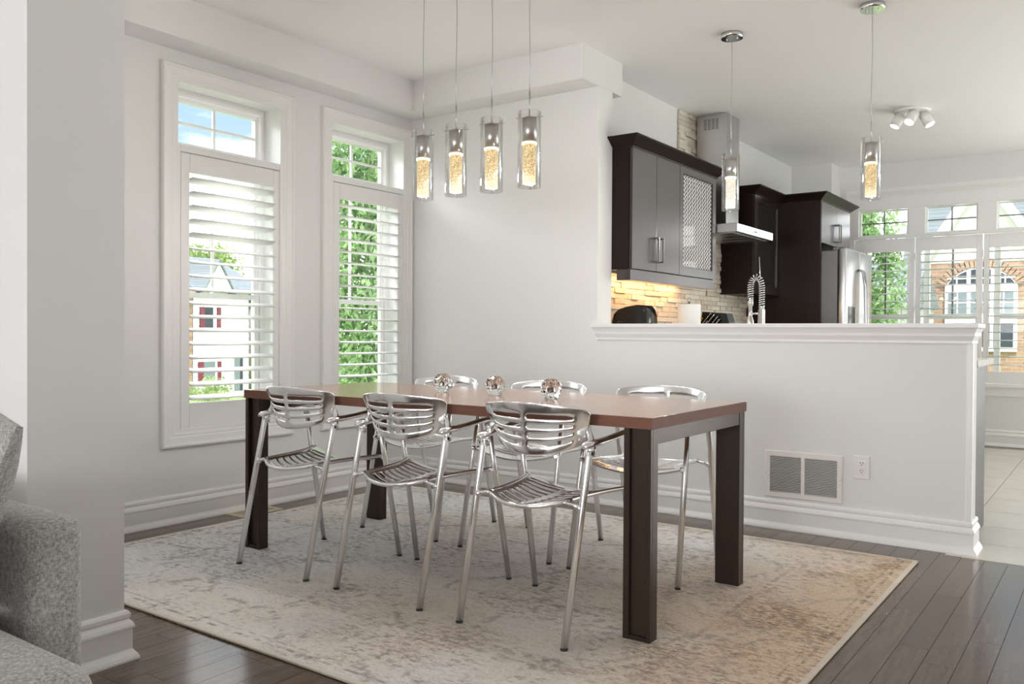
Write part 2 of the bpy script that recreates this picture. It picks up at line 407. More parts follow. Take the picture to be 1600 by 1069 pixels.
def leaf_mat(name, a, c):
    M = Mat(name); b = M.b
    geo = M.n('ShaderNodeNewGeometry')
    nz = M.n('ShaderNodeTexNoise'); nz.inputs['Scale'].default_value = 2.5; nz.inputs['Detail'].default_value = 3
    M.l(geo.outputs['Position'], nz.inputs['Vector'])
    cr = M.n('ShaderNodeValToRGB'); cr.color_ramp.elements[0].position = 0.35; cr.color_ramp.elements[0].color = a
    cr.color_ramp.elements[1].position = 0.65; cr.color_ramp.elements[1].color = c
    M.l(nz.outputs[0], cr.inputs[0]); M.l(cr.outputs[0], b.inputs['Base Color'])
    b.inputs['Roughness'].default_value = 0.6
    tr = M.n('ShaderNodeBsdfTranslucent'); M.l(cr.outputs[0], tr.inputs[0])
    mx = M.n('ShaderNodeMixShader'); mx.inputs[0].default_value = 0.45
    out = M.nt.nodes['Material Output']
    M.l(b.outputs[0], mx.inputs[1]); M.l(tr.outputs[0], mx.inputs[2]); M.l(mx.outputs[0], out.inputs[0])
    return M.m
MT['leaf'] = leaf_mat('green_leaves', lin(112, 148, 92), lin(166, 196, 142))
MT['leaf2'] = leaf_mat('yellow_green_leaves', lin(128, 152, 88), lin(178, 198, 132))

# ------------------------------------------------------------------ helpers: geometry
def wloc(o):
    v = Vector((0, 0, 0))
    while o is not None:
        v += o.location; o = o.parent
    return v

class B:
    """collects shapes (world coordinates) and links them as one mesh object"""
    def __init__(s): s.bm = bmesh.new()
    def verts(s, vs, fs, smooth=False):
        bv = [s.bm.verts.new(v) for v in vs]
        for f in fs:
            try:
                fc = s.bm.faces.new([bv[i] for i in f]); fc.smooth = smooth
            except ValueError: pass
        return bv
    def box(s, x0, x1, y0, y1, z0, z1, bev=0.0, seg=2):
        x0, x1 = min(x0, x1), max(x0, x1); y0, y1 = min(y0, y1), max(y0, y1); z0, z1 = min(z0, z1), max(z0, z1)
        t = bmesh.new()
        vs = [t.verts.new(p) for p in ((x0, y0, z0), (x1, y0, z0), (x1, y1, z0), (x0, y1, z0), (x0, y0, z1), (x1, y0, z1), (x1, y1, z1), (x0, y1, z1))]
        for f in ((0, 3, 2, 1), (4, 5, 6, 7), (0, 1, 5, 4), (1, 2, 6, 5), (2, 3, 7, 6), (3, 0, 4, 7)): t.faces.new([vs[i] for i in f])
        if bev > 0:
            bmesh.ops.bevel(t, geom=list(t.edges), offset=bev, segments=seg, profile=0.5, affect='EDGES')
        s.merge(t, smooth=bev > 0 and seg > 2)
        return s
    def merge(s, t, smooth=False, M=None):
        idx = {}
        for v in t.verts: idx[v] = s.bm.verts.new(M @ v.co if M else v.co)
        for f in t.faces:
            try:
                nf = s.bm.faces.new([idx[v] for v in f.verts]); nf.smooth = f.smooth or smooth
            except ValueError: pass
        t.free()
    def ring(s, loops, closed=True, cap=True, smooth=True):
        """skin a list of vertex loops"""
        bl = [[s.bm.verts.new(p) for p in lp] for lp in loops]
        n = len(bl[0])
        for i in range(len(bl)-1):
            for j in range(n if closed else n-1):
                a, b, c, d = bl[i][j], bl[i][(j+1) % n], bl[i+1][(j+1) % n], bl[i+1][j]
                try:
                    f = s.bm.faces.new((a, b, c, d)); f.smooth = smooth
                except ValueError: pass
        if cap:
            for lp in (bl[0][::-1], bl[-1]):
                try: s.bm.faces.new(lp)
                except ValueError: pass
        return s
    def tube(s, path, rad, seg=10, flat=None, up=Vector((0, 0, 1))):
        """sweep: rad a number or list; flat = list of (half width, half thickness)"""
        P = [Vector(p) for p in path]; loops = []
        for i, p in enumerate(P):
            t = (P[min(i+1, len(P)-1)]-P[max(i-1, 0)]).normalized()
            ref = up if abs(t.dot(up)) < 0.95 else Vector((0, 1, 0))
            a = t.cross(ref).normalized(); b = a.cross(t).normalized()
            if flat: ra, rb = flat[i] if isinstance(flat[0], (tuple, list)) else flat
            else:
                ra = rb = rad[i] if isinstance(rad, (list, tuple)) else rad
            loops.append([p + a*(ra*math.cos(2*PI*k/seg)) + b*(rb*math.sin(2*PI*k/seg)) for k in range(seg)])
        return s.ring(loops)
    def cyl(s, p0, p1, r0, r1=None, seg=16, smooth=True):
        r1 = r0 if r1 is None else r1
        return s.tube([p0, p1], [r0, r1], seg)
    def lathe(s, cx, cy, prof, seg=24, smooth=True):
        loops = [[(cx+r*math.cos(2*PI*k/seg), cy+r*math.sin(2*PI*k/seg), z) for k in range(seg)] for r, z in prof]
        return s.ring(loops, smooth=smooth)
    def ball(s, c, r, seg=10, rings=6, sz=1.0):
        c = Vector(c); loops = []
        for i in range(1, rings):
            th = PI*i/rings
            loops.append([c+Vector((r*math.sin(th)*math.cos(2*PI*k/seg), r*math.sin(th)*math.sin(2*PI*k/seg), -r*sz*math.cos(th))) for k in range(seg)])
        return s.ring(loops)
    def frame(s, fn, a0, a1, b0, b1, prof, smooth=False):
        """sweep a closed profile [(inset, height)] round a rectangle; fn(a, b, h) -> world point"""
        loops = []
        for d, h in prof: loops.append([fn(a0+d, b0+d, h), fn(a1-d, b0+d, h), fn(a1-d, b1-d, h), fn(a0+d, b1-d, h)])
        bl = [[s.bm.verts.new(p) for p in lp] for lp in loops]
        m = len(bl)
        for i in range(m):
            for j in range(4):
                f = s.bm.faces.new((bl[i][j], bl[i][(j+1) % 4], bl[(i+1) % m][(j+1) % 4], bl[(i+1) % m][j])); f.smooth = smooth
        return s
    def prism(s, prof, p0, p1, nrm, m0=0.0, m1=0.0):
        """extrude profile [(out, z)] from p0 to p1; nrm = horizontal outward normal; m0/m1 = mitre lengthening per unit out"""
        p0 = Vector(p0); p1 = Vector(p1); n = Vector(nrm); t = (p1-p0).normalized()
        A = [p0 + n*o + Vector((0, 0, z)) - t*(o*m0) for o, z in prof]
        D = [p1 + n*o + Vector((0, 0, z)) + t*(o*m1) for o, z in prof]
        return s.ring([A, D], smooth=False)
    def build(s, name, mat, parent=None, auto=True):
        bmesh.ops.recalc_face_normals(s.bm, faces=list(s.bm.faces))
        vs = s.bm.verts
        xs = [v.co.x for v in vs]; ys = [v.co.y for v in vs]; zs = [v.co.z for v in vs]
        o_ = Vector(((min(xs)+max(xs))/2, (min(ys)+max(ys))/2, min(zs)))
        for v in vs: v.co -= o_
        me = bpy.data.meshes.new(name); s.bm.to_mesh(me); s.bm.free()
        me.materials.append(mat if not isinstance(mat, str) else MT[mat])
        o = bpy.data.objects.new(name, me); C.objects.link(o)
        if parent is not None: o.parent = parent
        o.location = o_ - (wloc(parent) if parent is not None else Vector((0, 0, 0)))
        return o

def empty(name, loc, rz=0):
    o = bpy.data.objects.new(name, None); C.objects.link(o); o.location = loc; o.rotation_euler = (0, 0, rz)
    o.empty_display_size = 0.1
    return o
def tag(o, label, cat, group=None):
    o['label'] = label; o['category'] = cat
    if group: o['group'] = group
    return o
def struct(o): o['kind'] = 'structure'; return o
def copy_tree(o, parent=None):
    c = o.copy(); C.objects.link(c)
    if parent is not None: c.parent = parent
    for ch in list(o.children): copy_tree(ch, c)
    return c
def share(name, me, parent, loc, rot=(0, 0, 0), scale=(1, 1, 1)):
    o = bpy.data.objects.new(name, me); C.objects.link(o); o.parent = parent
    o.location = Vector(loc) - wloc(parent); o.rotation_euler = rot; o.scale = scale
    return o
def mesh_of(b, name, mat):
    bmesh.ops.recalc_face_normals(b.bm, faces=list(b.bm.faces))
    me = bpy.data.meshes.new(name); b.bm.to_mesh(me); b.bm.free(); me.materials.append(MT[mat]); return me

# ------------------------------------------------------------------ room dimensions
XW, YW, ZC, ZS = -4.11, 4.49, 2.729, 2.522
XK, YK = -2.76, 9.05          # kitchen side wall, kitchen far wall
YH = 4.66                     # kitchen face of the half wall
XE, XH = -2.59, -0.575        # end of the full wall, end of the half wall
WIN = [dict(o=(2.551, 3.425, 0.404, 2.446), i=(2.638, 3.340, 0.487, 2.377)),
       dict(o=(3.650, 4.480, 0.404, 2.446), i=(3.724, 4.410, 0.487, 2.372))]

# ------------------------------------------------------------------ structure: floors
PLW = 0.0935
def floors():
    fl = struct(B().box(XW-0.15, 0.62, 1.0, 4.41, -0.12, -0.006).box(XW-0.15, XH, 4.41, 4.6, -0.12, -0.006).build('floor', 'subfloor'))
    struct(B().box(XW-0.15, 3.1, -6.6, 1.0, -0.12, 0.0).box(0.62, 3.1, 1.0, 4.41, -0.12, 0.0).build('floor_living', 'plank'))
    pm = mesh_of(B().box(-0.5, 0.5, -0.5, 0.5, -1, 0), 'plank', 'plank')
    fixed = {-0.595: [3.72, 3.05, 2.3], -0.503: [3.815, 3.495, 2.925, 2.2], -0.41: [3.237, 2.5], -0.69: [3.45, 2.62], -0.315: [3.72, 2.7]}
    k0 = math.floor((XW+0.69)/PLW)
    for k in range(k0, 15):
        xa = -0.69 + k*PLW; xb = xa + PLW
        xa2 = max(xa, XW+0.005)
        if xb < XW+0.02 or xb > 0.62: continue
        cuts = None
        for key, v in fixed.items():
            if abs(xa-key) < 0.02: cuts = sorted(v)
        if cuts is None:
            cuts = []; y = 1.0 + random.uniform(0.1, 0.7)
            while y < 4.3: cuts.append(y); y += random.choice((0.32, 0.45, 0.6, 0.75, 0.9))
        ys = [1.0] + [c for c in cuts if 1.05 < c < 4.38] + [4.475 if xb < XH+0.06 else 4.41]
        for a, b in zip(ys[:-1], ys[1:]):
            if xa > -3.8 and xb < -0.82 and a > 1.80 and b < 4.12: continue      # wholly under the rug
            share('plank', pm, fl, ((xa2+xb)/2, (a+b)/2, 0), scale=(xb-xa2-0.0016, b-a-0.0016, 0.0058))
    kt = struct(B().box(XH, 3.1, 4.41, 4.6, -0.12, -0.004).box(XK-0.1, 3.1, 4.6, 9.2, -0.12, -0.004).build('floor_kitchen', 'grout'))
    tm = mesh_of(B().box(-0.5, 0.5, -0.5, 0.5, -1, 0), 'tile', 'tile')
    T = 0.452
    ys = [4.418] + [4.763+T*i for i in range(0, 10)]
    for i in range(-5, 5):
        xa = -0.67+i*T
        for a, b in zip(ys[:-1], ys[1:]):
            b = min(b, 9.05)
            if a < 5.3 and xa+T < -0.62: continue                                # under the peninsula
            share('tile', tm, kt, (xa+T/2, (a+b)/2, 0.001), scale=(T-0.004, b-a-0.004, 0.0048))
floors()

# ------------------------------------------------------------------ structure: walls and ceiling
def walls():
    b = B()
    t0 = XW-0.19
    b.box(t0, XW, -6.6, WIN[0]['i'][0], 0, ZC)
    b.box(t0, XW, WIN[0]['i'][1], WIN[1]['i'][0], 0, ZC)
    b.box(t0, XW, WIN[1]['i'][1], YH, 0, ZC)
    for w in WIN:
        y0, y1, z0, z1 = w['i']
        b.box(t0, XW, y0, y1, 0, z0); b.box(t0, XW, y0, y1, z1, ZC)
    struct(b.build('wall_left', 'wall'))
    struct(B().box(XW, XE, YW, YH, 0, ZC).build('wall_back', 'wall'))
    struct(B().box(XW, -2.53, 1.16, 1.45, 0, ZC).build('wall_near', 'wall'))
    struct(B().box(XE, XH, YW, YH, 0, 1.04).build('wall_half', 'wall'))
    struct(B().box(XK-0.2, XK, YH, 9.25, 0, ZC).build('wall_kitchen', 'wall'))
    b = B()
    b.box(XK, -2.24, YK, YK+0.2, 0, ZC); b.box(-0.46, 0.7, YK, YK+0.2, 0, ZC); b.box(2.6, 3.1, YK, YK+0.2, 0, ZC)
    b.box(-2.24, -0.46, YK, YK+0.2, 0, 0.56); b.box(-2.24, -0.46, YK, YK+0.2, 2.40, ZC); b.box(0.7, 2.6, YK, YK+0.2, 2.15, ZC)
    struct(b.build('wall_far', 'wall'))
    b = B()
    b.box(3.0, 3.15, -6.6, 9.25, 0, ZC)
    struct(b.build('wall_right', 'wall'))
    b = B()
    b.box(XW-0.19, -3.0, -6.65, -6.5, 0, ZC); b.box(1.2, 3.15, -6.65, -6.5, 0, ZC)
    b.box(-3.0, 1.2, -6.65, -6.5, 0, 0.2); b.box(-3.0, 1.2, -6.65, -6.5, 2.3, ZC)
    struct(b.build('wall_living', 'wall'))
    struct(B().box(XW-0.3, 3.2, -6.7, 9.3, ZC, ZC+0.12).build('ceiling', 'ceil'))
    struct(B().box(XW, -3.916, 1.45, 4.292, ZS, ZC).build('ceiling_bulkhead', 'wall'))
    struct(B().box(XW, XE+0.002, 4.292, 4.779, ZS, ZC).build('ceiling_bulkhead', 'wall'))
    struct(B().box(XK, -2.365, 8.70, YK, 2.24, ZC).build('ceiling_bulkhead', 'wall'))
walls()

BASE = [(0, 0), (0.034, 0), (0.034, 0.006), (0.030, 0.016), (0.020, 0.030), (0.018, 0.034), (0.018, 0.096), (0.023, 0.099), (0.023, 0.106),
        (0.019, 0.116), (0.010, 0.127), (0.014, 0.133), (0.014, 0.144), (0.009, 0.152), (0, 0.154)]
def baseboards():
    struct(B().prism(BASE, (XW, 1.45, 0), (XW, YW, 0), (1, 0, 0)).build('baseboard_left', 'trim'))
    struct(B().prism(BASE, (XW, YW, 0), (XH, YW, 0), (0, -1, 0), 0, 1).build('baseboard_back', 'trim'))
    struct(B().prism(BASE, (XH, YW, 0), (XH, YH, 0), (1, 0, 0), 1, 0).build('baseboard_half', 'trim'))
    struct(B().prism(BASE, (-2.53, 1.16, 0), (-2.53, 1.45, 0), (1, 0, 0), 1, 1).build('baseboard_near', 'trim'))
    struct(B().prism(BASE, (-2.53, 1.45, 0), (XW, 1.45, 0), (0, 1, 0), 1, 0).build('baseboard_divider', 'trim'))
    struct(B().prism(BASE, (XW, 1.16, 0), (-2.53, 1.16, 0), (0, -1, 0), 0, 1).build('baseboard_living', 'trim'))
    struct(B().prism(BASE, (-2.2, YK, 0), (0.0, YK, 0), (0, -1, 0)).build('baseboard_far', 'trim'))
    # moulded cap of the half wall
    fn = lambda a, b, h: Vector((a, b, h))
    cap = [(0.02, 0.985), (-0.004, 0.985), (-0.008, 0.992), (-0.008, 1.003), (-0.012, 1.012), (-0.019, 1.026), (-0.020, 1.036), (-0.022, 1.043),
           (-0.030, 1.060), (-0.036, 1.066), (-0.036, 1.083), (-0.034, 1.086), (0.02, 1.086)]
    b = B().frame(fn, XE+0.008, XH-0.006, YW, YH, cap)
    b.box(XE+0.02, XH-0.02, YW+0.01, YH-0.01, 1.03, 1.0855)
    struct(b.build('trim_1', 'trim'))
    struct(B().box(XH-0.02, XH+0.006, YW-0.006, YW+0.03, 0.15, 0.99, 0.003).build('trim_2', 'trim'))
baseboards()

# ------------------------------------------------------------------ windows
def louver_mesh(name, length):
    b = B(); ch, th = 0.0445, 0.0055
    prof = [(ch*math.cos(2*PI*k/12), th*math.sin(2*PI*k/12)) for k in range(12)]
    b.ring([[(-length/2, p, q) for p, q in prof], [(length/2, p, q) for p, q in prof]])
    return mesh_of(b, name, 'shutter')

def shutter(fn, rotz, name, label, pan, opn, zs, tilt, root_loc, hinge_side=1, frame_rect=None, lip=True, rod=True):
    """pan = outer rectangle of the panel, opn = louvre opening (a0, a1, b0, b1); fn(a, b, h): h out from the wall"""
    r = empty(name, root_loc)
    tag(r, label, 'shutter', 'plantation shutters')
    a0, a1, b0, b1 = pan; c0, c1, d0, d1 = opn
    def bx(p0, p1, q0, q1, h0, h1, nm, bev=0.003):
        P = [fn(p0, q0, h0), fn(p1, q1, h1)]
        B().box(P[0].x, P[1].x, P[0].y, P[1].y, P[0].z, P[1].z, bev, 1).build(nm, 'shutter', r)
    bx(a0+0.002, c0, b0, b1, -0.034, -0.003, 'stile'); bx(c1, a1-0.002, b0, b1, -0.034, -0.003, 'stile')
    bx(c0, c1, d1, b1, -0.034, -0.003, 'top_rail'); bx(c0, c1, b0, d0, -0.034, -0.003, 'bottom_rail')
    if frame_rect:
        f0, f1, g0, g1 = frame_rect
        def fr(p0, p1, q0, q1):
            if p1-p0 > 0.004 and q1-q0 > 0.004: bx(p0, p1, q0, q1, -0.05, 0.002, 'shutter_frame', 0.002)
        fr(f0, a0-0.003, g0, g1); fr(a1+0.003, f1, g0, g1); fr(a0-0.003, a1+0.003, b1+0.003, g1)
        fr(a0-0.003, a1+0.003, g0, b0-0.003)
    lm = louver_mesh('slat', c1-c0-0.004)
    for i, z in enumerate(zs):
        share('slat', lm, r, fn((c0+c1)/2, z, -0.019), (0, 0, 0) if rotz is None else (tilt(i)*(1), 0, rotz))
    for q in (b0+0.18, (b0+b1)/2, b1-0.18):
        ah = a1+0.001 if hinge_side > 0 else a0-0.001
        bx(ah-0.004, ah+0.004, q-0.03, q+0.03, -0.004, 0.004, 'hinge', 0.001)
    return r

CASE = [(0, 0), (0, 0.020), (0.006, 0.027), (0.014, 0.027), (0.020, 0.021), (0.030, 0.019), (0.052, 0.016), (0.058, 0.012), (0.070, 0.012), (0.076, 0.009), (0.0865, 0.008), (0.0865, 0)]
def dining_window(n, w, label, open_tilt):
    fn = lambda a, b, h: Vector((XW+h, a, b))
    y0, y1, z0, z1 = w['o']; i0, i1, j0, j1 = w['i']
    r = struct(empty('window_%d' % n, (XW, (y0+y1)/2, z0)))
    k = (i0-y0)/0.0865
    B().frame(fn, y0, y1, z0, z1, [(d*k, h) for d, h in CASE]).build('casing', 'trim', r)
    # jamb lining of the deep reveal
    B().frame(fn, i0, i1, j0, j1, [(0, 0.008), (0.012, 0.008), (0.012, -0.15), (0, -0.15)]).build('jamb', 'trim', r)
    g0, g1 = i0+0.072, i1-0.072
    gm = (g0+g1)/2
    def bar(p0, p1, q0, q1, h0, h1, nm, mt='trim', bev=0.003, par=r):
        return B().box(XW+h0, XW+h1, p0, p1, q0, q1, bev, 1).build(nm, mt, par)
    # transom
    tz0, tz1 = 2.075, 2.30
    f = B().frame(fn, i0+0.012, i1-0.012, 2.005, j1-0.012, [(0, -0.14), (0.018, -0.135), (0.022, -0.125), (0.040, -0.125), (0.045, -0.145), (0.054, -0.15), (0.054, -0.19), (0, -0.19)]).build('transom_frame', 'trim', r)
    s = B().frame(fn, g0-0.012, g1+0.012, tz0-0.012, tz1+0.012, [(0, -0.148), (0.012, -0.153), (0.012, -0.185), (0, -0.185)]).build('sash', 'trim', r)
    bar(gm-0.008, gm+0.008, tz0, tz1, -0.176, -0.156, 'muntin', par=s)
    bar(g0, g1, 2.185-0.008, 2.185+0.008, -0.175, -0.157, 'muntin', par=s)
    for a, c in ((g0, gm-0.008), (gm+0.008, g1)):
        for p, q in ((tz0, 2.177), (2.193, tz1)): bar(a, c, p, q, -0.168, -0.164, 'pane', 'pane', 0, s)
    # double hung lower window
    B().frame(fn, i0+0.012, i1-0.012, j0+0.012, 2.005, [(0, -0.14), (0.030, -0.14), (0.034, -0.155), (0.046, -0.155), (0.046, -0.19), (0, -0.19)]).build('window_frame', 'trim', r)
    u0, u1, l0, l1 = 1.255, 1.945, 0.56, 1.19
    su = B().frame(fn, g0-0.02, g1+0.02, u0-0.03, u1+0.02, [(0, -0.165), (0.02, -0.165), (0.02, -0.187), (0, -0.187)]).build('upper_sash', 'trim', r)
    sl = B().frame(fn, g0-0.02, g1+0.02, l0-0.03, l1+0.055, [(0, -0.140), (0.03, -0.140), (0.03, -0.164), (0, -0.164)]).build('lower_sash', 'trim', r)
    bar(gm-0.009, gm+0.009, u0-0.01, u1, -0.184, -0.168, 'muntin', par=su)
    bar(g0, gm-0.009, u0-0.01, u1, -0.178, -0.174, 'pane', 'pane', 0, su); bar(gm+0.009, g1, u0-0.01, u1, -0.178, -0.174, 'pane', 'pane', 0, su)
    bar(g0, g1, l0, l1+0.02, -0.154, -0.150, 'pane', 'pane', 0, sl)
    # shutter fitted in the lower part of the casing
    zs = [1.848-0.0741*i for i in range(17)]
    shutter(fn, PI/2, 'window_shutter', label, (i0+0.034, i1-0.008, 0.492, 1.988), (i0+0.09, i1-0.054, 0.635, 1.888), zs, open_tilt,
            (XW, (i0+i1)/2, 0.487), 1, (i0+0.001, i1-0.001, 0.487, 2.028))
dining_window(1, WIN[0], 'white plantation shutter in the wide dining window nearest the sofa, slats tilted', lambda i: R(-14) if i < 5 else R(13))
dining_window(2, WIN[1], 'white plantation shutter in the dining window next to the room corner, slats open', lambda i: R(-2) if i < 8 else R(5))

def kitchen_window():
    fn = lambda a, b, h: Vector((a, YK-h, b))
    r = struct(empty('window_3', (-1.35, YK, 0.47)))
    def bar(p0, p1, q0, q1, h0, h1, nm, mt='trim', bev=0.003, par=r):
        return B().box(p0, p1, YK-h0, YK-h1, q0, q1, bev, 1).build(nm, mt, par)
    bar(-2.275, -2.185, 1.985, 2.40, -0.03, 0.02, 'casing'); bar(-0.515, -0.425, 1.985, 2.40, -0.03, 0.02, 'casing')
    bar(-2.275, -2.225, 0.57, 1.985, -0.03, 0.02, 'casing'); bar(-0.475, -0.425, 0.57, 1.985, -0.03, 0.02, 'casing')
    bar(-2.185, -0.515, 2.275, 2.40, -0.03, 0.016, 'head'); bar(-2.185, -0.515, 1.985, 2.015, -0.03, 0.03, 'shelf_rail')
    bar(-1.725, -1.572, 2.015, 2.275, -0.03, 0.016, 'mullion'); bar(-1.123, -0.967, 2.015, 2.275, -0.03, 0.016, 'mullion')
    crown = [(0, 2.385), (0.02, 2.385), (0.024, 2.40), (0.045, 2.425), (0.060, 2.44), (0.064, 2.455), (0.064, 2.475), (0, 2.48)]
    B().prism(crown, (-2.30, YK, 0), (-0.40, YK, 0), (0, -1, 0)).build('crown', 'trim', r)
    bar(-2.30, -0.40, 0.545, 0.58, -0.03, 0.045, 'sill', bev=0.006)
    bar(-2.275, -0.425, 0.465, 0.545, -0.01, 0.02, 'apron')
    for a, c in ((-2.18, -1.73), (-1.568, -1.127), (-0.963, -0.52)):
        s = B().frame(fn, a, c, 2.018, 2.272, [(0, -0.02), (0.012, -0.03), (0.012, -0.06), (0, -0.06)]).build('sash', 'trim', r)
        m = (a+c)/2
        bar(m-0.006, m+0.006, 2.03, 2.26, -0.056, -0.04, 'muntin', 'steel_dark', 0.001, s)
        bar(a+0.012, c-0.012, 2.139, 2.151, -0.056, -0.04, 'muntin', 'steel_dark', 0.001, s)
        bar(a+0.012, c-0.012, 2.03, 2.26, -0.050, -0.047, 'pane', 'pane', 0, s)
        # lower double hung unit behind the shutter
        l = B().frame(fn, a-0.03, c+0.03, 0.58, 1.985, [(0, -0.10), (0.05, -0.10), (0.05, -0.16), (0, -0.16)]).build('lower_sash', 'trim', r)
        bar(a+0.02, c-0.02, 1.185, 1.235, -0.15, -0.11, 'meeting_rail', par=l)
        bar(m-0.008, m+0.008, 1.235, 1.935, -0.14, -0.12, 'muntin', 'steel_dark', 0.001, l)
        bar(a+0.02, c-0.02, 0.63, 1.935, -0.132, -0.128, 'pane', 'pane', 0, l)
    zs = [1.815-0.0755*i for i in range(15)]
    P = [(-2.222, -1.664), (-1.658, -1.079), (-1.073, -0.478)]
    names = ['white plantation shutter in the kitchen window right beside the refrigerator',
             'white plantation shutter in the middle light of the kitchen window',
             'white plantation shutter in the kitchen window above the tiled floor, rightmost']
    for (a, c), lb in zip(P, names):
        shutter(fn, 0, 'window_shutter', lb, (a, c, 0.585, 1.98), (a+0.048, c-0.05, 0.69, 1.852), zs, lambda i: R(1), ((a+c)/2, YK, 0.585), 1)
kitchen_window()

# ------------------------------------------------------------------ rug and floor register, wall vent, socket
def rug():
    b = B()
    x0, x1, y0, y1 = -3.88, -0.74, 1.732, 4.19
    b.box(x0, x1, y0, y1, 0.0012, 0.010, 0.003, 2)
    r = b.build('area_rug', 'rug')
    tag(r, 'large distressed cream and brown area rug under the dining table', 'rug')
rug()

def wall_vent():
    x0, x1, z0, z1 = -1.549, -1.149, 0.166, 0.413
    r = empty('wall_vent', ((x0+x1)/2, YW, z0)); tag(r, 'white louvred return air vent low on the half wall', 'vent')
    fn = lambda a, b, h: Vector((a, YW-h, b))
    B().box(x0+0.02, x1-0.02, YW-0.003, YW-0.001, z0+0.02, z1-0.02).build('backing', 'dark_gap', r)
    B().frame(fn, x0, x1, z0, z1, [(0, 0), (0, 0.006), (0.004, 0.010), (0.027, 0.010), (0.027, 0)]).build('frame', 'vent', r)
    xm = (x0+x1)/2
    B().box(xm-0.009, xm+0.009, YW-0.0098, YW-0.001, z0+0.026, z1-0.026).build('mullion', 'vent', r)
    n = 23; h = (z1-z0-0.054)/n
    wm = xm-0.009-x0-0.027
    b = B(); b.verts([(-wm/2, 0, 0), (wm/2, 0, 0), (wm/2, -0.0062, 0.0058), (-wm/2, -0.0062, 0.0058), (-wm/2, 0, 0.0014), (wm/2, 0, 0.0014), (wm/2, -0.0062, 0.0072), (-wm/2, -0.0062, 0.0072)],
                     [(0, 1, 2, 3), (4, 7, 6, 5), (0, 4, 5, 1), (2, 6, 7, 3), (0, 3, 7, 4), (1, 5, 6, 2)])
    me = mesh_of(b, 'slat', 'vent')
    for k in range(n):
        for xc in (x0+0.027+wm/2, x1-0.027-wm/2):
            share('slat', me, r, (xc, YW-0.0032, z0+0.027+h*k+0.0008))
    for xx in (x0+0.008, x1-0.008):
        B().cyl((xx, YW-0.0095, (z0+z1)/2), (xx, YW-0.013, (z0+z1)/2), 0.004, seg=8).build('screw', 'nickel', r)
wall_vent()

def socket():
    x0, x1, z0, z1 = -1.095, -1.021, 0.305, 0.422
    r = empty('wall_socket', ((x0+x1)/2, YW, z0)); tag(r, 'white double power socket on the half wall beside the vent', 'socket')
    B().box(x0, x1, YW-0.007, YW-0.0005, z0, z1, 0.003, 2).build('cover_plate', 'white_plastic', r)
    xm = (x0+x1)/2
    f = B().box(xm-0.017, xm+0.017, YW-0.0095, YW-0.006, z0+0.025, z1-0.025, 0.001, 1).build('outlet', 'white_plastic', r)
    for zc in (z0+0.040, z1-0.040):
        for dx in (-0.006, 0.006):
            B().box(xm+dx-0.0012, xm+dx+0.0012, YW-0.0102, YW-0.009, zc, zc+0.009).build('slot', 'dark_gap', f)
        B().cyl((xm, YW-0.0102, zc-0.006), (xm, YW-0.009, zc-0.006), 0.0026, seg=8).build('slot', 'dark_gap', f)
socket()

def register():
    x0, x1, y0, y1 = -4.075, -3.93, 2.93, 3.22
    r = empty('floor_register', ((x0+x1)/2, (y0+y1)/2, 0)); tag(r, 'cream metal heating register set in the floor by the window wall', 'register')
    fn = lambda a, b, h: Vector((a, b, h))
    B().frame(fn, x0, x1, y0, y1, [(0, 0.0005), (0.006, 0.006), (0.03, 0.006), (0.03, 0.0005)]).build('frame', 'register', r)
    B().box(x0+0.03, x1-0.03, y0+0.03, y1-0.03, 0.0005, 0.001).build('backing', 'dark_gap', r)
    me = mesh_of(B().box(-0.0425, 0.0425, -0.004, 0.004, 0, 0.005), 'slat', 'register')
    for k in range(14): share('slat', me, r, ((x0+x1)/2, y0+0.04+k*0.0165, 0.001))
register()

# ------------------------------------------------------------------ dining table
def table():
    x0, x1, y0, y1, T = -3.365, -1.245, 2.520, 3.375, 0.753
    r = empty('dining_table', ((x0+x1)/2, (y0+y1)/2, 0.0102)); tag(r, 'long walnut topped dining table on dark bronze steel legs', 'table')
    tp = B().box(x0+0.003, x1-0.003, y0+0.003, y1-0.003, T-0.0375, T, 0.0008, 1).build('table_top', 'table', r)
    fe = lambda a, b, h: Vector((a, b, h))
    B().frame(fe, x0, x1, y0, y1, [(0, T-0.038), (0, T-0.001), (0.001, T-0.0002), (0.0032, T-0.0002), (0.0032, T-0.038)]).build('edge_band', 'table_edge', tp)
    zt = T-0.0385
    for xa, xb in ((x0+0.006, x0+0.106), (x1-0.106, x1-0.006)):
        for ya, yb, sgn in ((y0+0.004, y0+0.058, 1), (y1-0.058, y1-0.004, -1)):
            l = B()
            # folded profile: back web, two lips, closed at the foot
            yo, yi = (ya, yb) if sgn > 0 else (yb, ya)
            l.box(xa, xb, yo+sgn*0.016, yi, 0.0102, zt, 0.0012, 1)
            l.box(xa, xa+0.022, yo, yo+sgn*0.016, 0.0102, zt, 0.0012, 1)
            l.box(xb-0.010, xb, yo, yo+sgn*0.016, 0.0102, zt, 0.0012, 1)
            l.box(xa+0.022, xb-0.010, yo+sgn*0.003, yo+sgn*0.016, 0.0102, 0.024)
            l.build('leg', 'frame', r)
        xin = xb if xa < -2 else xa
        B().box(xa+0.012, xb-0.002, y0+0.058, y1-0.058, zt-0.052, zt, 0.0015, 1).build('apron_rail', 'frame', r)
table()

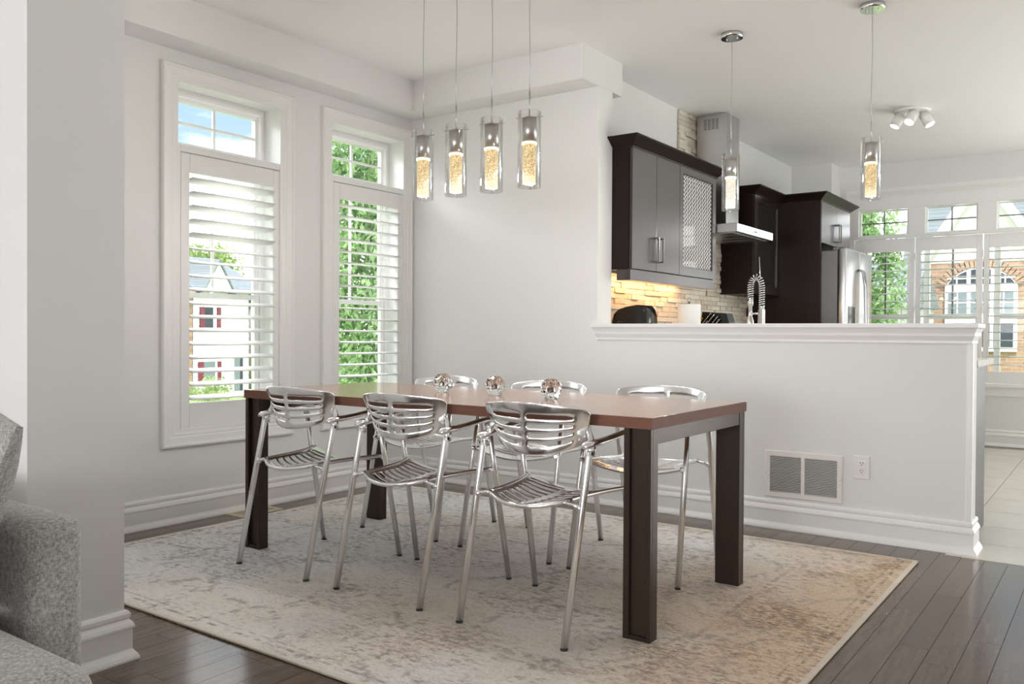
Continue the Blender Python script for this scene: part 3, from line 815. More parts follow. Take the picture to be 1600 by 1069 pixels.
def candle_holder(x, y, label):
    r = empty('candle_holder', (x, y, 0.7532)); tag(r, label, 'candle holder', 'cut glass candle holders on the table')
    b = B(); seg = 9
    prof = [(0.026, 0.0), (0.030, 0.006), (0.041, 0.022), (0.046, 0.042), (0.043, 0.060), (0.033, 0.076), (0.022, 0.084), (0.019, 0.084), (0.020, 0.060), (0.016, 0.034), (0.006, 0.028)]
    loops = []
    for i, (rr, z) in enumerate(prof):
        off = (i % 2)*PI/seg
        loops.append([(x+rr*math.cos(2*PI*k/seg+off), y+rr*math.sin(2*PI*k/seg+off), 0.7532+z) for k in range(seg)])
    b.ring(loops, smooth=False)
    b.build('glass_body', 'crystal', r)
    B().cyl((x, y, 0.7532+0.036), (x, y, 0.7532+0.050), 0.013, seg=12).build('tealight', MT['register'], r)
candle_holder(-2.543, 2.996, 'cut glass candle holder on the table, nearest the windows')
candle_holder(-2.239, 2.993, 'cut glass candle holder on the table between the other two')
candle_holder(-1.932, 2.971, 'cut glass candle holder on the table, nearest the kitchen')

# ------------------------------------------------------------------ chairs
def slotted(us, vs, slot_rows, slot_u, surf, thick):
    """grid surface with slots; returns an evaluated, thickened and smoothed bmesh"""
    bm = bmesh.new(); G = []
    for v in vs: G.append([bm.verts.new(surf(u, v)) for u in us])
    for j in range(len(vs)-1):
        for i in range(len(us)-1):
            um = (us[i]+us[i+1])/2
            if j in slot_rows and slot_u[0] < abs(um) < slot_u[1]: continue
            bm.faces.new((G[j][i], G[j][i+1], G[j+1][i+1], G[j+1][i]))
    me = bpy.data.meshes.new('tmp'); bm.to_mesh(me); bm.free()
    o = bpy.data.objects.new('tmp', me); C.objects.link(o)
    m = o.modifiers.new('s', 'SOLIDIFY'); m.thickness = thick; m.offset = 0
    m = o.modifiers.new('b', 'SUBSURF'); m.levels = 1; m.render_levels = 1
    dg = bpy.context.evaluated_depsgraph_get(); dg.update()
    ev = o.evaluated_get(dg); m2 = bpy.data.meshes.new_from_object(ev)
    t = bmesh.new(); t.from_mesh(m2)
    for f in t.faces: f.smooth = True
    bpy.data.objects.remove(o); bpy.data.meshes.remove(me); bpy.data.meshes.remove(m2)
    return t

def make_chair():
    r = empty('dining_chair', (0, 0, 0))
    # backrest
    def back(u, v):
        hw = 0.190 + 0.033*v
        x = u*hw
        y = -0.168 + 0.085*abs(u)**2.2 - 0.030*v
        zb = 0.598 + 0.050*abs(u)**2.4
        zt = 0.782 - 0.020*abs(u)**2.5 - (0.018 if abs(u) > 0.97 else 0)
        return Vector((x, y, zb+(zt-zb)*v))
    us = [-1, -0.97, -0.84, -0.80, -0.62, -0.44, -0.26, -0.105, -0.06, 0.06, 0.105, 0.26, 0.44, 0.62, 0.80, 0.84, 0.97, 1]
    hs = [0.02, 0.155, 0.07, 0.105, 0.07, 0.105, 0.07, 0.105, 0.07, 0.205, 0.025]
    vs = [0]
    for h in hs: vs.append(vs[-1]+h)
    vs = [v/vs[-1] for v in vs]
    t = slotted(us, vs, (2, 4, 6, 8), (0.082, 0.82), back, 0.0065)
    b = B(); b.merge(t, True)
    b.build('backrest', 'alu', r)
    # seat
    def seat(u, v):
        hw = 0.158 + 0.082*v**2.2
        y = -0.168 + 0.355*v - 0.062*(1-u*u)*(1-v)
        z = 0.434 + 0.022*u*u + 0.010*v - 0.010*math.sin(PI*v)*(1-u*u) - 0.018*max(0, v-0.8)/0.2*(1-u*u)
        return Vector((u*hw, y, z))
    us = [-1, -0.96, -0.90, -0.86, -0.66, -0.46, -0.26, -0.12, -0.08, 0.08, 0.12, 0.26, 0.46, 0.66, 0.86, 0.90, 0.96, 1]
    vs = [0, 0.03, 0.09]; rows = []
    n = 8
    for k in range(n):
        rows.append(len(vs)-1); vs.append(vs[-1]+0.042)
        vs.append(vs[-1]+0.058)
    vs += [0.93, 0.97, 1.0]
    t = slotted(us, vs, rows, (0.10, 0.88), seat, 0.008)
    b = B(); b.merge(t, True)
    sp = b.build('seat', 'alu', r)
    rim = [seat(-1, 1-k/8) for k in range(9)] + [seat(-1+2*k/12, 0) for k in range(1, 12)] + [seat(1, k/8) for k in range(9)]
    B().tube(rim, 0.0085, 8).build('rim', 'alu', sp)
    for s in (-1, 1):
        ft, tp = Vector((s*0.252, 0.255, 0.006)), Vector((s*0.238, 0.128, 0.655))
        rt, rp = Vector((s*0.218, -0.262, 0.006)), Vector((s*0.224, -0.118, 0.642))
        l = B().tube([ft, ft.lerp(tp, 0.7), tp], [0.0118, 0.0118, 0.0105], 12).build('leg', 'alu_leg', r)
        B().lathe(ft.x, ft.y, [(0.0115, 0.0), (0.0121, 0.001), (0.0121, 0.007)], 12).build('rubber_foot', 'rubber', l)
        l = B().tube([rt, rt.lerp(rp, 0.94), rp], [0.0125, 0.0125, 0.012], 12).build('leg', 'alu_leg', r)
        B().lathe(rt.x, rt.y, [(0.012, 0.0), (0.0128, 0.001), (0.0128, 0.007)], 12).build('rubber_foot', 'rubber', l)
        # arm
        path = [(s*0.221, -0.155, 0.640), (s*0.222, -0.140, 0.646), (s*0.224, -0.112, 0.650), (s*0.227, -0.07, 0.651), (s*0.232, 0.0, 0.658), (s*0.238, 0.07, 0.668), (s*0.240, 0.125, 0.671), (s*0.239, 0.165, 0.666), (s*0.238, 0.178, 0.660)]
        fl = [(0.010, 0.006), (0.020, 0.011), (0.024, 0.013), (0.021, 0.011), (0.019, 0.010), (0.020, 0.010), (0.021, 0.011), (0.017, 0.010), (0.006, 0.004)]
        a = B().tube(path, 1, 14, flat=fl).build('armrest', 'alu', r)
        b = B()
        b.tube([rp+Vector((0, 0.004, -0.035)), rp+Vector((0, 0.002, 0.004))], [0.0155, 0.019], 12)
        b.tube([(s*0.224, -0.112, 0.640), (s*0.218, -0.100, 0.652), (s*0.206, -0.096, 0.676), (s*0.202, -0.100, 0.70)], 1, 10, flat=[(0.013, 0.014), (0.013, 0.013), (0.008, 0.014), (0.004, 0.010)])
        b.build('arm_socket', 'alu', a)
        B().tube([tp+Vector((0, 0.004, -0.03)), tp], [0.0135, 0.017], 12).build('arm_socket', 'alu', a)
        B().cyl((s*0.2405, rp.y-0.006, 0.618), (s*0.2345, rp.y-0.006, 0.618), 0.0045, seg=8).build('screw', 'black', l)
        # seat carriers
        k = rt.lerp(rp, 0.685)
        c0 = seat(s*1.0, 0.0)
        q = B(); q.tube([c0+Vector((-s*0.01, 0.0, 0)), (c0+k)/2+Vector((0, 0.002, -0.002)), k], 1, 10, flat=[(0.011, 0.008), (0.008, 0.008), (0.0095, 0.0095)])
        q.ball(k+Vector((-s*0.008, 0, 0)), 0.0145, 12, 8)
        q.build('seat_bracket', 'alu', r)
        kf = ft.lerp(tp, 0.70)
        c1 = seat(s*1.0, 0.97)
        q = B(); q.tube([c1+Vector((-s*0.012, -0.01, 0)), kf], [0.010, 0.009], 10)
        q.ball(kf+Vector((-s*0.006, 0, 0)), 0.0135, 12, 8)
        q.build('seat_bracket', 'alu', r)
    return r

def chairs():
    proto = make_chair()
    spots = [(-2.918, 2.588, 0.0, 'polished aluminium armchair in front of the table, nearest the windows'),
             (-2.303, 2.588, R(0.5), 'polished aluminium armchair in front of the table, middle of the three'),
             (-1.663, 2.575, R(-0.5), 'polished aluminium armchair in front of the table, closest to the camera'),
             (-2.957, 3.395, PI, 'aluminium armchair behind the table in the room corner by the window'),
             (-2.297, 3.390, PI, 'aluminium armchair behind the table, second from the room corner'),
             (-1.688, 3.385, PI+R(1), 'aluminium armchair behind the table, beside the wall vent')]
    for i, (x, y, a, lb) in enumerate(spots):
        o = proto if i == 0 else copy_tree(proto)
        o.location = (x, y, 0.0102); o.rotation_euler = (0, 0, a)
        tag(o, lb, 'chair', 'dining chairs around the table')
chairs()

# ------------------------------------------------------------------ pendant lamps
def pendant(x, y, zb, ceil_z, label, bulb, canopy, group, power=6.5):
    r = empty('pendant_lamp', (x, y, zb)); tag(r, label, 'lamp', group)
    zt = zb+0.316
    g = B(); seg = 28
    ro, ri = 0.0495, 0.0465
    prof = [(ri, zb), (ro, zb), (ro, zt), (ri, zt)]
    loops = [[(x+q*math.cos(2*PI*k/seg), y+q*math.sin(2*PI*k/seg), z) for k in range(seg)] for q, z in prof+[prof[0]]]
    g.ring(loops, cap=False)
    g.build('glass_tube', 'tube_glass', r)
    B().cyl((x, y, zt-0.128), (x, y, zt-0.026), 0.0305, seg=20).cyl((x, y, zt-0.026), (x, y, zt-0.018), 0.027, 0.012, seg=20).build('lamp_holder', 'nickel', r)
    c = B().cyl((x, y, zb+0.016), (x, y, zt-0.136), 0.0275, seg=20).build('crystal_rod', bulb, r)
    B().cyl((x, y, zt-0.136), (x, y, zt-0.128), 0.0315, seg=20).build('lit_collar', 'lamp_ring', c)
    B().cyl((x-0.056, y-0.018, zt-0.022), (x+0.056, y+0.018, zt-0.022), 0.0022, seg=8).build('cross_pin', 'nickel', r)
    B().cyl((x, y, zt-0.02), (x, y, zt+0.085), 0.0032, seg=8).build('stem', 'nickel', r)
    top = ceil_z-0.028
    w = [(x+0.0025*math.sin(k*1.3+x*9), y, zt+0.08+(top-zt-0.08)*k/6) for k in range(7)]
    w[0] = (x, y, zt+0.08); w[-1] = (x, y, top)
    B().tube(w, 0.0020, 6).build('cord', 'nickel', r)
    L = bpy.data.lights.new('pendant_bulb', 'POINT'); L.energy = power; L.color = (1.0, 0.975, 0.94); L.shadow_soft_size = 0.026
    lo = bpy.data.objects.new('pendant_bulb', L); C.objects.link(lo); lo.parent = r; lo.location = (0, 0, -0.015)
    if canopy:
        cn = B().cyl((x, y, ceil_z-0.028), (x, y, ceil_z-0.0005), 0.060, seg=32).build('canopy', 'chrome', r)
        for sx in (-0.03, 0.03):
            B().cyl((x+sx, y, ceil_z-0.034), (x+sx, y, ceil_z-0.028), 0.004, seg=8).build('cap_nut', 'chrome', cn)
    return r
lb = ['glass tube pendant lamp over the table, first from the windows', 'glass tube pendant lamp over the table, second from the windows',
      'glass tube pendant lamp over the table, third from the windows', 'glass tube pendant lamp over the table, fourth and furthest from the windows']
for xx, s_ in zip((-2.621, -2.426, -2.227, -2.029), lb):
    pendant(xx, 2.94, 1.637, ZC-0.02, s_, 'bulb', False, 'pendant lamps over the dining table')
cb_ = empty('pendant_bar', (-2.325, 2.94, ZC-0.045)); tag(cb_, 'long chrome ceiling bar from which the four table pendants hang', 'lamp mount')
B().box(-2.72, -1.93, 2.90, 2.98, ZC-0.047, ZC-0.0005, 0.004, 2).build('bar', 'chrome', cb_)
pendant(-1.820, 4.65, 1.730, ZC, 'glass tube pendant lamp with chrome canopy hanging before the range hood', 'bulb_white', True, 'pendant lamps over the half wall')
pendant(-1.068, 4.65, 1.728, ZC, 'glass tube pendant lamp with chrome canopy hanging nearest the kitchen window', 'bulb', True, 'pendant lamps over the half wall')

def spot_fixture():
    x, y, z = -1.315, 6.985, ZC
    r = empty('ceiling_spotlight', (x, y, z-0.1)); tag(r, 'round white ceiling fixture with three tilted spotlights', 'lamp')
    B().cyl((x, y, z-0.024), (x, y, z-0.0005), 0.125, 0.13, seg=36).build('base_plate', 'white_plastic', r)
    for a, tl in ((-2.6, (-0.45, -0.30)), (-1.2, (-0.35, -0.62)), (0.35, (0.55, -0.12))):
        cx, cy = x+0.082*math.cos(a), y+0.082*math.sin(a)
        h = B().cyl((cx, cy, z-0.045), (cx, cy, z-0.024), 0.030, seg=16).build('swivel', 'white_plastic', r)
        d = Vector((tl[0], tl[1], -1.0)).normalized()
        p0 = Vector((cx, cy, z-0.042)); p1 = p0+d*0.095
        s = B().cyl(p0, p1, 0.038, seg=20).build('spot_head', 'white_plastic', r)
        B().cyl(p1, p1+d*0.002, 0.033, seg=20).build('lamp_face', 'lamp_face', s)
        L = bpy.data.lights.new('spot_bulb', 'SPOT'); L.energy = 14; L.spot_size = R(80); L.spot_blend = 0.6; L.color = (1, 0.9, 0.76); L.shadow_soft_size = 0.03
        o = bpy.data.objects.new('spot_bulb', L); C.objects.link(o); o.location = p1+d*0.006
        o.rotation_euler = (-d).to_track_quat('Z', 'Y').to_euler()
spot_fixture()

# ------------------------------------------------------------------ kitchen
XF = -2.453
def pull(r, x, y, z0, z1, par=None):
    """square section bar handle on a front that faces +x"""
    b = B()
    b.box(x+0.030, x+0.040, y-0.006, y+0.006, z0, z1, 0.001, 1)
    b.box(x, x+0.031, y-0.006, y+0.006, z0, z0+0.010, 0.001, 1); b.box(x, x+0.031, y-0.006, y+0.006, z1-0.010, z1, 0.001, 1)
    b.build('handle', 'bronze', par)

def crown_path(b, pts, z0, z1, fl, back=0.02):
    """flared crown along an open path; pts = [(x, y)], outward side = right of travel"""
    n = len(pts); P = [Vector((p[0], p[1], 0)) for p in pts]
    prof = [(-back, z0), (0.004, z0), (0.006, z0+0.008), (fl-0.006, z1-0.012), (fl, z1-0.010), (fl, z1), (-back, z1)]
    loops = []
    for i in range(n):
        dirs = []
        if i > 0: dirs.append((P[i]-P[i-1]).normalized())
        if i < n-1: dirs.append((P[i+1]-P[i]).normalized())
        ns = [Vector((d.y, -d.x, 0)) for d in dirs]
        if len(ns) == 2:
            m = (ns[0]+ns[1]); m = m/(m.dot(ns[0]))
        else: m = ns[0]
        loops.append([P[i]+m*o+Vector((0, 0, z)) for o, z in prof])
    b.ring(loops, smooth=False)
    return b

def glass_door(r, y0, y1, z0, z1, mt='cab_glass', w=0.062):
    fn = lambda a, b, h: Vector((XF+h, a, b))
    d = B().frame(fn, y0, y1, z0, z1, [(0, -0.019), (0, 0), (w-0.004, 0), (w, -0.004), (w, -0.019)]).build('door', 'cabinet_front', r)
    B().box(XF-0.014, XF-0.010, y0+w, y1-w, z0+w, z1-w).build('glass', mt, d)
    return d

def upper_cabinets():
    r = empty('wall_cabinet', (XK+0.15, 5.3, 1.358)); tag(r, 'dark espresso wall cabinet with patterned glass door over the toaster', 'cabinet')
    y0, y1, z0, z1 = 4.665, 5.985, 1.425, 2.185
    B().box(XK+0.003, XF-0.021, y0, y1, z0, z1, 0.001, 1).build('body', 'cabinet', r)
    ys = [y0+0.003, 5.005, 5.355, y1-0.002]
    for k in range(2):
        d = B().box(XF-0.019, XF, ys[k]+0.0015, ys[k+1]-0.0015, z0+0.004, z1-0.002, 0.0015, 1).build('door', 'cabinet_front', r)
        pull(r, XF, (ys[1]-0.032 if k == 0 else ys[1]+0.032), 1.485, 1.645, d)
    d = glass_door(r, ys[2]+0.0015, ys[3], z0+0.004, z1-0.002)
    B().box(XK+0.2, XF-0.012, y0+0.006, y1-0.01, 1.358, z0, 0.001, 1).build('light_rail', 'cabinet_front', r)
    crown_path(B(), [(XK+0.003, y0), (XF, y0), (XF, y1), (XK+0.003, y1)][::1], 2.172, 2.238, 0.068).build('crown', 'cabinet', r)
    # warm strip under the cabinet
    s = empty('under_cabinet_light', (XK+0.12, 5.3, 1.40)); tag(s, 'warm strip light hidden under the wall cabinet above the stone', 'lamp')
    B().box(XK+0.09, XK+0.12, 4.72, 5.92, 1.412, 1.4245).build('strip', 'white_plastic', s)
    uc = area('under_cabinet_bulb', (XK+0.105, 5.32, 1.409), (XK+0.06, 5.32, 0.9), 0.03, 1.15, 5.5, (1.0, 0.55, 0.22))
    uc.rotation_euler = (0, R(28), 0)
    # second wall cabinet beyond the hood
    r = empty('wall_cabinet', (XK+0.15, 7.1, 1.358)); tag(r, 'dark espresso wall cabinet with glass door between the hood and the tall panel', 'cabinet')
    y0, y1 = 6.80, 7.428
    B().box(XK+0.003, XF-0.021, y0, y1, 1.36, z1, 0.001, 1).build('body', 'cabinet', r)
    glass_door(r, y0+0.002, y1-0.002, 1.364, z1-0.002, 'dark_pane', 0.075)
    crown_path(B(), [(XK+0.003, y0), (XF, y0), (XF, y1)], 2.172, 2.238, 0.068).build('crown', 'cabinet', r)
    # tall end panel and cabinet over the refrigerator
    r = empty('tall_panel', (-2.43, 7.445, 0.0)); tag(r, 'tall dark espresso end panel beside the refrigerator', 'panel')
    B().box(XK+0.003, -2.108, 7.430, 7.458, 0.002, 2.171, 0.001, 1).build('panel', 'cabinet', r)
    r = empty('fridge_cabinet', (-2.43, 7.93, 1.815)); tag(r, 'dark espresso two door cabinet above the refrigerator', 'cabinet')
    B().box(XK+0.003, -2.127, 7.459, 8.385, 1.815, 2.185, 0.001, 1).build('body', 'cabinet', r)
    for k, (a, c) in enumerate(((7.461, 7.921), (7.924, 8.384))):
        d = B().box(-2.126, -2.107, a, c, 1.818, 2.183, 0.0015, 1).build('door', 'cabinet_front', r)
        pull(r, -2.107, 7.922+(-0.032 if k == 0 else 0.032), 1.855, 2.015, d)
    crown_path(B(), [(XF, 7.430), (-2.107, 7.430), (-2.107, 8.385), (XK+0.003, 8.385)], 2.172, 2.238, 0.068).build('crown', 'cabinet', r)
MT['dark_pane'] = simple('smoked_cabinet_glass', (0.02, 0.018, 0.016, 1), 0.12, spec=0.6)
upper_cabinets()

def base_units():
    r = empty('base_cabinet', (-2.45, 6.0, 0)); tag(r, 'dark base cabinets along the kitchen side wall', 'cabinet')
    B().box(XK+0.003, -2.17, 4.665, 6.0, 0.002, 0.872).box(XK+0.003, -2.17, 6.79, 7.428, 0.002, 0.872).build('body', 'cabinet', r)
    for a, c in ((5.30, 5.98), (6.80, 7.42)):
        d = B().box(-2.17, -2.15, a, c, 0.10, 0.868, 0.0015, 1).build('door', 'cabinet_front', r); pull(r, -2.15, a+0.05, 0.70, 0.86, d)
    r = empty('range_cooker', (-2.45, 6.4, 0)); tag(r, 'stainless range cooker under the hood behind the half wall', 'cooker')
    B().box(XK+0.02, -2.15, 6.003, 6.787, 0.002, 0.91, 0.003, 1).build('body', 'steel', r)
    B().box(XK+0.02, -2.16, 6.01, 6.78, 0.91, 0.918, 0.002, 1).build('hob', 'black', r)
    B().tube([(-2.115, 6.08, 0.80), (-2.115, 6.71, 0.80)], 0.011, 10).box(-2.15, -2.11, 6.09, 6.11, 0.79, 0.81).box(-2.15, -2.11, 6.68, 6.70, 0.79, 0.81).build('oven_handle', 'steel', r)
    r = empty('kitchen_peninsula', (-1.4, 4.95, 0)); tag(r, 'dark peninsula base cabinet behind the half wall end', 'cabinet')
    B().box(-2.168, -0.626, 4.665, 5.235, 0.10, 0.872, 0.001, 1).box(-2.168, -0.64, 4.665, 5.18, 0.002, 0.10).build('body', 'cabinet', r)
    B().box(-0.626, -0.606, 4.664, 5.25, 0.002, 0.872, 0.0015, 1).build('end_panel', 'cabinet', r)
    for a, c in ((-1.65, -1.14), (-1.13, -0.63)):
        B().box(a, c, 5.235, 5.253, 0.11, 0.868, 0.0015, 1).build('door', 'cabinet_front', r)
    r = B()
    r.box(XK+0.003, -2.13, 4.664, 5.999, 0.873, 0.907, 0.004, 2); r.box(-2.1299, -0.57, 4.664, 5.275, 0.873, 0.907, 0.004, 2)
    o = r.build('worktop', 'counter'); tag(o, 'pale stone worktop on the peninsula and side cabinets', 'worktop')
    o = B().box(XK+0.003, -2.13, 6.79, 7.428, 0.873, 0.907, 0.004, 2).build('worktop', 'counter'); tag(o, 'short pale stone worktop between the cooker and the tall panel', 'worktop')
base_units()

def backsplash():
    r = empty('stone_backsplash', (XK, 6.0, 0.907)); tag(r, 'split ledge stone backsplash on the kitchen side wall', 'backsplash')
    b = B().box(XK+0.0005, XK+0.004, 4.67, 7.43, 0.91, 1.42).box(XK+0.0005, XK+0.004, 5.99, 6.79, 1.42, ZC-0.003)
    b.build('mortar_bed', 'grout', r)
    t = B().box(-0.5, 0.5, -0.5, 0.5, -0.5, 0.5, 0.06, 1)
    me = mesh_of(t, 'stone', 'stone')
    def field(y0, y1, z0, z1, h=0.0365, lens=(0.10, 0.15, 0.2, 0.26, 0.32), ragged=0.0):
        z = z0
        while z < z1-0.01:
            hh = min(h, z1-z)
            y = y0-random.uniform(0, ragged)
            while y < y1-0.005:
                l = min(random.choice(lens), y1-y+(random.uniform(0, ragged) if ragged else 0))
                if y1-(y+l) < 0.05: l = y1-y
                d = random.uniform(0.010, 0.026)
                share('stone', me, r, (XK+0.003+d/2, y+l/2, z+hh/2), scale=(d, l-0.002, hh-0.0018))
                y += l
            z += h
    field(4.67, 6.0, 1.005, 1.42)
    field(6.0, 6.80, 1.005, 1.79, ragged=0.02)
    field(6.80, 7.42, 1.005, 1.36)
    field(5.975, 6.30, 2.18, ZC-0.003, lens=(0.10, 0.16, 0.22), ragged=0.02)
backsplash()

def hood():
    r = empty('range_hood', (-2.53, 6.39, 1.775)); tag(r, 'stainless steel chimney range hood', 'range hood')
    y0, y1 = 6.0, 6.785
    B().box(XK+0.03, -2.30, y0, y1, 1.778, 1.842, 0.002, 1).build('canopy', 'steel', r)
    B().box(-2.302, -2.298, y0+0.003, y1-0.003, 1.781, 1.839, 0.001, 1).build('front_panel', 'chrome', r)
    for k in range(4):
        B().box(XK+0.06, -2.34, y0+0.03+k*0.184, y0+0.03+k*0.184+0.172, 1.772, 1.7785, 0.002, 1).build('filter', 'steel', r)
    c = B().box(XK+0.03, -2.485, 6.262, 6.522, 1.842, ZC-0.001, 0.002, 1).build('chimney', 'steel', r)
    me = mesh_of(B().box(-0.012, 0.012, -0.0006, 0.0006, -0.0018, 0.0018), 'slot', 'dark_gap')
    for col in range(4):
        for row in range(10):
            share('slot', me, c, (-2.66+col*0.032, 6.2617, ZC-0.115+row*0.0085))
    B().box(-2.2985, -2.2975, 6.36, 6.42, 1.806, 1.814).build('badge', 'dark_gap', r)
hood()

def fridge():
    r = empty('refrigerator', (-2.33, 7.93, 0)); tag(r, 'stainless steel french door refrigerator', 'refrigerator')
    y0, y1 = 7.472, 8.378
    B().box(XK+0.03, -1.975, y0, y1, 0.002, 1.745, 0.004, 1).build('body', 'steel_dark', r)
    ym = (y0+y1)/2
    for k, (a, c) in enumerate(((y0, ym-0.002), (ym+0.002, y1))):
        d = B().box(-1.970, -1.905, a, c, 0.70, 1.765, 0.012, 3).build('door', 'steel', r)
        yh = ym-0.035 if k == 0 else ym+0.035
        pts = [(-1.905, yh, 0.80), (-1.872, yh, 0.815), (-1.850, yh, 0.95), (-1.843, yh, 1.20), (-1.850, yh, 1.45), (-1.872, yh, 1.585), (-1.905, yh, 1.60)]
        B().tube(pts, 1, 10, flat=(0.013, 0.010)).build('handle', 'steel', d)
        if k == 0:
            B().box(-1.906, -1.900, 7.56, 7.76, 0.95, 1.27, 0.003, 1).build('ice_dispenser', 'black', d)
    d = B().box(-1.970, -1.905, y0, y1, 0.06, 0.69, 0.012, 3).build('freezer_drawer', 'steel', r)
    B().tube([(-1.87, y0+0.1, 0.60), (-1.85, ym, 0.60), (-1.87, y1-0.1, 0.60)], 0.012, 10).build('handle', 'steel', d)
    for yy in (y0+0.05, y1-0.05):
        B().box(-2.02, -1.925, yy-0.03, yy+0.03, 1.745, 1.772, 0.004, 1).build('hinge_cover', 'steel_dark', r)
fridge()

def worktop_things():
    # toaster
    cx, cy, z = -2.556, 4.91, 0.9075
    r = empty('toaster', (cx, cy, z)); tag(r, 'glossy black toaster on the worktop under the wall cabinet', 'toaster')
    b = B(); loops = []
    w = 0.122
    prof = [(-w, 0.012), (-w, 0.20), (-w+0.012, 0.245), (-w+0.045, 0.275), (-0.02, 0.292), (0.05, 0.303), (0.085, 0.30), (w-0.016, 0.275), (w-0.002, 0.235), (w, 0.19), (w, 0.012)]
    for dy, k in ((-0.085, 0.94), (-0.078, 1.0), (0.078, 1.0), (0.085, 0.94)):
        loops.append([(cx+p*k, cy+dy, z+0.012+(q-0.012)*(0.985 if k < 1 else 1)) for p, q in prof])
    b.ring(loops, smooth=True); b.box(cx-0.11, cx+0.11, cy-0.07, cy+0.07, z, z+0.014)
    b.build('body', 'black', r)
    B().box(cx-w-0.034, cx-w+0.002, cy-0.012, cy+0.012, z+0.196, z+0.212, 0.004, 2).build('lever', 'black', r)
    B().box(cx-0.08, cx-0.03, cy-0.089, cy-0.084, z+0.10, z+0.20, 0.004, 1).build('control_panel', 'rubber', r)
    B().cyl((cx-0.045, cy-0.098, z+0.185), (cx-0.045, cy-0.088, z+0.185), 0.012, seg=16).build('dial', 'black', r)
    B().box(cx+w-0.004, cx+w+0.016, cy-0.02, cy+0.02, z+0.10, z+0.19, 0.005, 1).build('side_grip', 'rubber', r)
    # paper towel
    px, py = -2.354, 5.30
    r = empty('paper_towel_holder', (px, py, z)); tag(r, 'paper towel roll on a metal holder beside the toaster', 'paper towel')
    B().lathe(px, py, [(0.020, z+0.012), (0.074, z+0.012), (0.075, z+0.02), (0.075, z+0.312), (0.074, z+0.318), (0.020, z+0.318)], 32).build('paper_roll', 'paper', r)
    B().lathe(px, py, [(0.001, z), (0.085, z), (0.085, z+0.008), (0.008, z+0.011), (0.008, z+0.335), (0.001, z+0.335)], 24).build('stand', 'nickel', r)
    B().tube([(px+0.014*math.cos(a*PI/8), py, z+0.346+0.014*math.sin(a*PI/8)) for a in range(17)], 0.0028, 8).build('ring_finial', 'nickel', r)
    # knife block
    kx, ky = -2.285, 5.62
    r = empty('knife_block', (kx, ky, z)); tag(r, 'black knife block full of steel handled knives', 'knife block')
    b = B()
    pr = [(-0.09, 0.0), (0.10, 0.0), (0.105, 0.20), (0.085, 0.262), (-0.09, 0.275), (-0.11, 0.10)]
    b.ring([[(kx+p, ky-0.055, z+q) for p, q in pr], [(kx+p, ky+0.055, z+q) for p, q in pr]], smooth=False)
    b.build('block', 'black', r)
    for i, (dx, dz, ln) in enumerate(((-0.05, 0.20, 0.12), (-0.02, 0.195, 0.115), (0.005, 0.185, 0.11), (-0.06, 0.16, 0.10), (0.03, 0.18, 0.09))):
        p0 = Vector((kx+dx-0.045, ky-0.062-0.006*(i % 2), z+dz-0.03)); d = Vector((0.62, -0.10, 0.70)).normalized()
        q = B().tube([p0, p0+d*ln*0.5, p0+d*ln], 1, 8, flat=[(0.008, 0.006), (0.009, 0.007), (0.008, 0.006)]).build('knife_handle', 'black', r)
        B().tube([p0+d*0.01+Vector((0, -0.008, 0.004)), p0+d*(ln+0.003)+Vector((0, -0.008, 0.004))], 1, 6, flat=(0.0025, 0.002)).build('steel_spine', 'chrome', q)
    B().tube([(kx-0.105, ky-0.075, z+0.19), (kx-0.085, ky-0.075, z+0.235)], 1, 8, flat=(0.014, 0.008)).build('scissors_grip', 'yellow', r)
    # spring faucet
    fx, fy = -1.757, 5.0
    r = empty('kitchen_faucet', (fx, fy, z)); tag(r, 'tall chrome spring faucet behind the half wall', 'faucet')
    B().lathe(fx, fy, [(0.028, z), (0.028, z+0.012), (0.021, z+0.02), (0.021, z+0.265), (0.017, z+0.27), (0.017, z+0.29)], 20).build('riser', 'chrome', r)
    B().cyl((fx, fy, z+0.28), (fx-0.018, fy, z+0.583), 0.0028, seg=8).build('guide_rod', 'chrome', r)
    path = []
    for k in range(8): path.append(Vector((fx, fy, z+0.28+k*0.0175)))
    for k in range(1, 17):
        a = PI*k/16; path.append(Vector((fx-0.035+0.035*math.cos(a), fy, z+0.4025+0.062*math.sin(a))))
    for k in range(1, 5): path.append(Vector((fx-0.07, fy, z+0.4025-k*0.018)))
    B().tube(path, 0.009, 10).build('hose', 'black', r)
    # coil round the hose
    L = [0]
    for a, c in zip(path[:-1], path[1:]): L.append(L[-1]+(c-a).length)
    coil = []; n = 26*12
    for i in range(n+1):
        s = L[-1]*i/n; j = 0
        while j < len(L)-2 and L[j+1] < s: j += 1
        f = (s-L[j])/(L[j+1]-L[j]); p = path[j].lerp(path[j+1], f); t = (path[j+1]-path[j]).normalized()
        a1 = Vector((0, 1, 0)); a2 = t.cross(a1); th = 2*PI*i/12
        coil.append(p+(a1*math.cos(th)+a2*math.sin(th))*0.0165)
    B().tube(coil, 0.0028, 6).build('spring', 'chrome', r)
    hx = fx-0.07
    B().lathe(hx, fy, [(0.018, z+0.02+0.13), (0.021, z+0.155), (0.021, z+0.20), (0.012, z+0.23), (0.012, z+0.29), (0.018, z+0.292), (0.018, z+0.335), (0.010, z+0.335)], 16).build('spray_head', 'chrome', r)
    B().cyl((fx, fy, z+0.245), (hx, fy, z+0.245), 0.006, seg=8).build('dock_arm', 'chrome', r)
worktop_things()

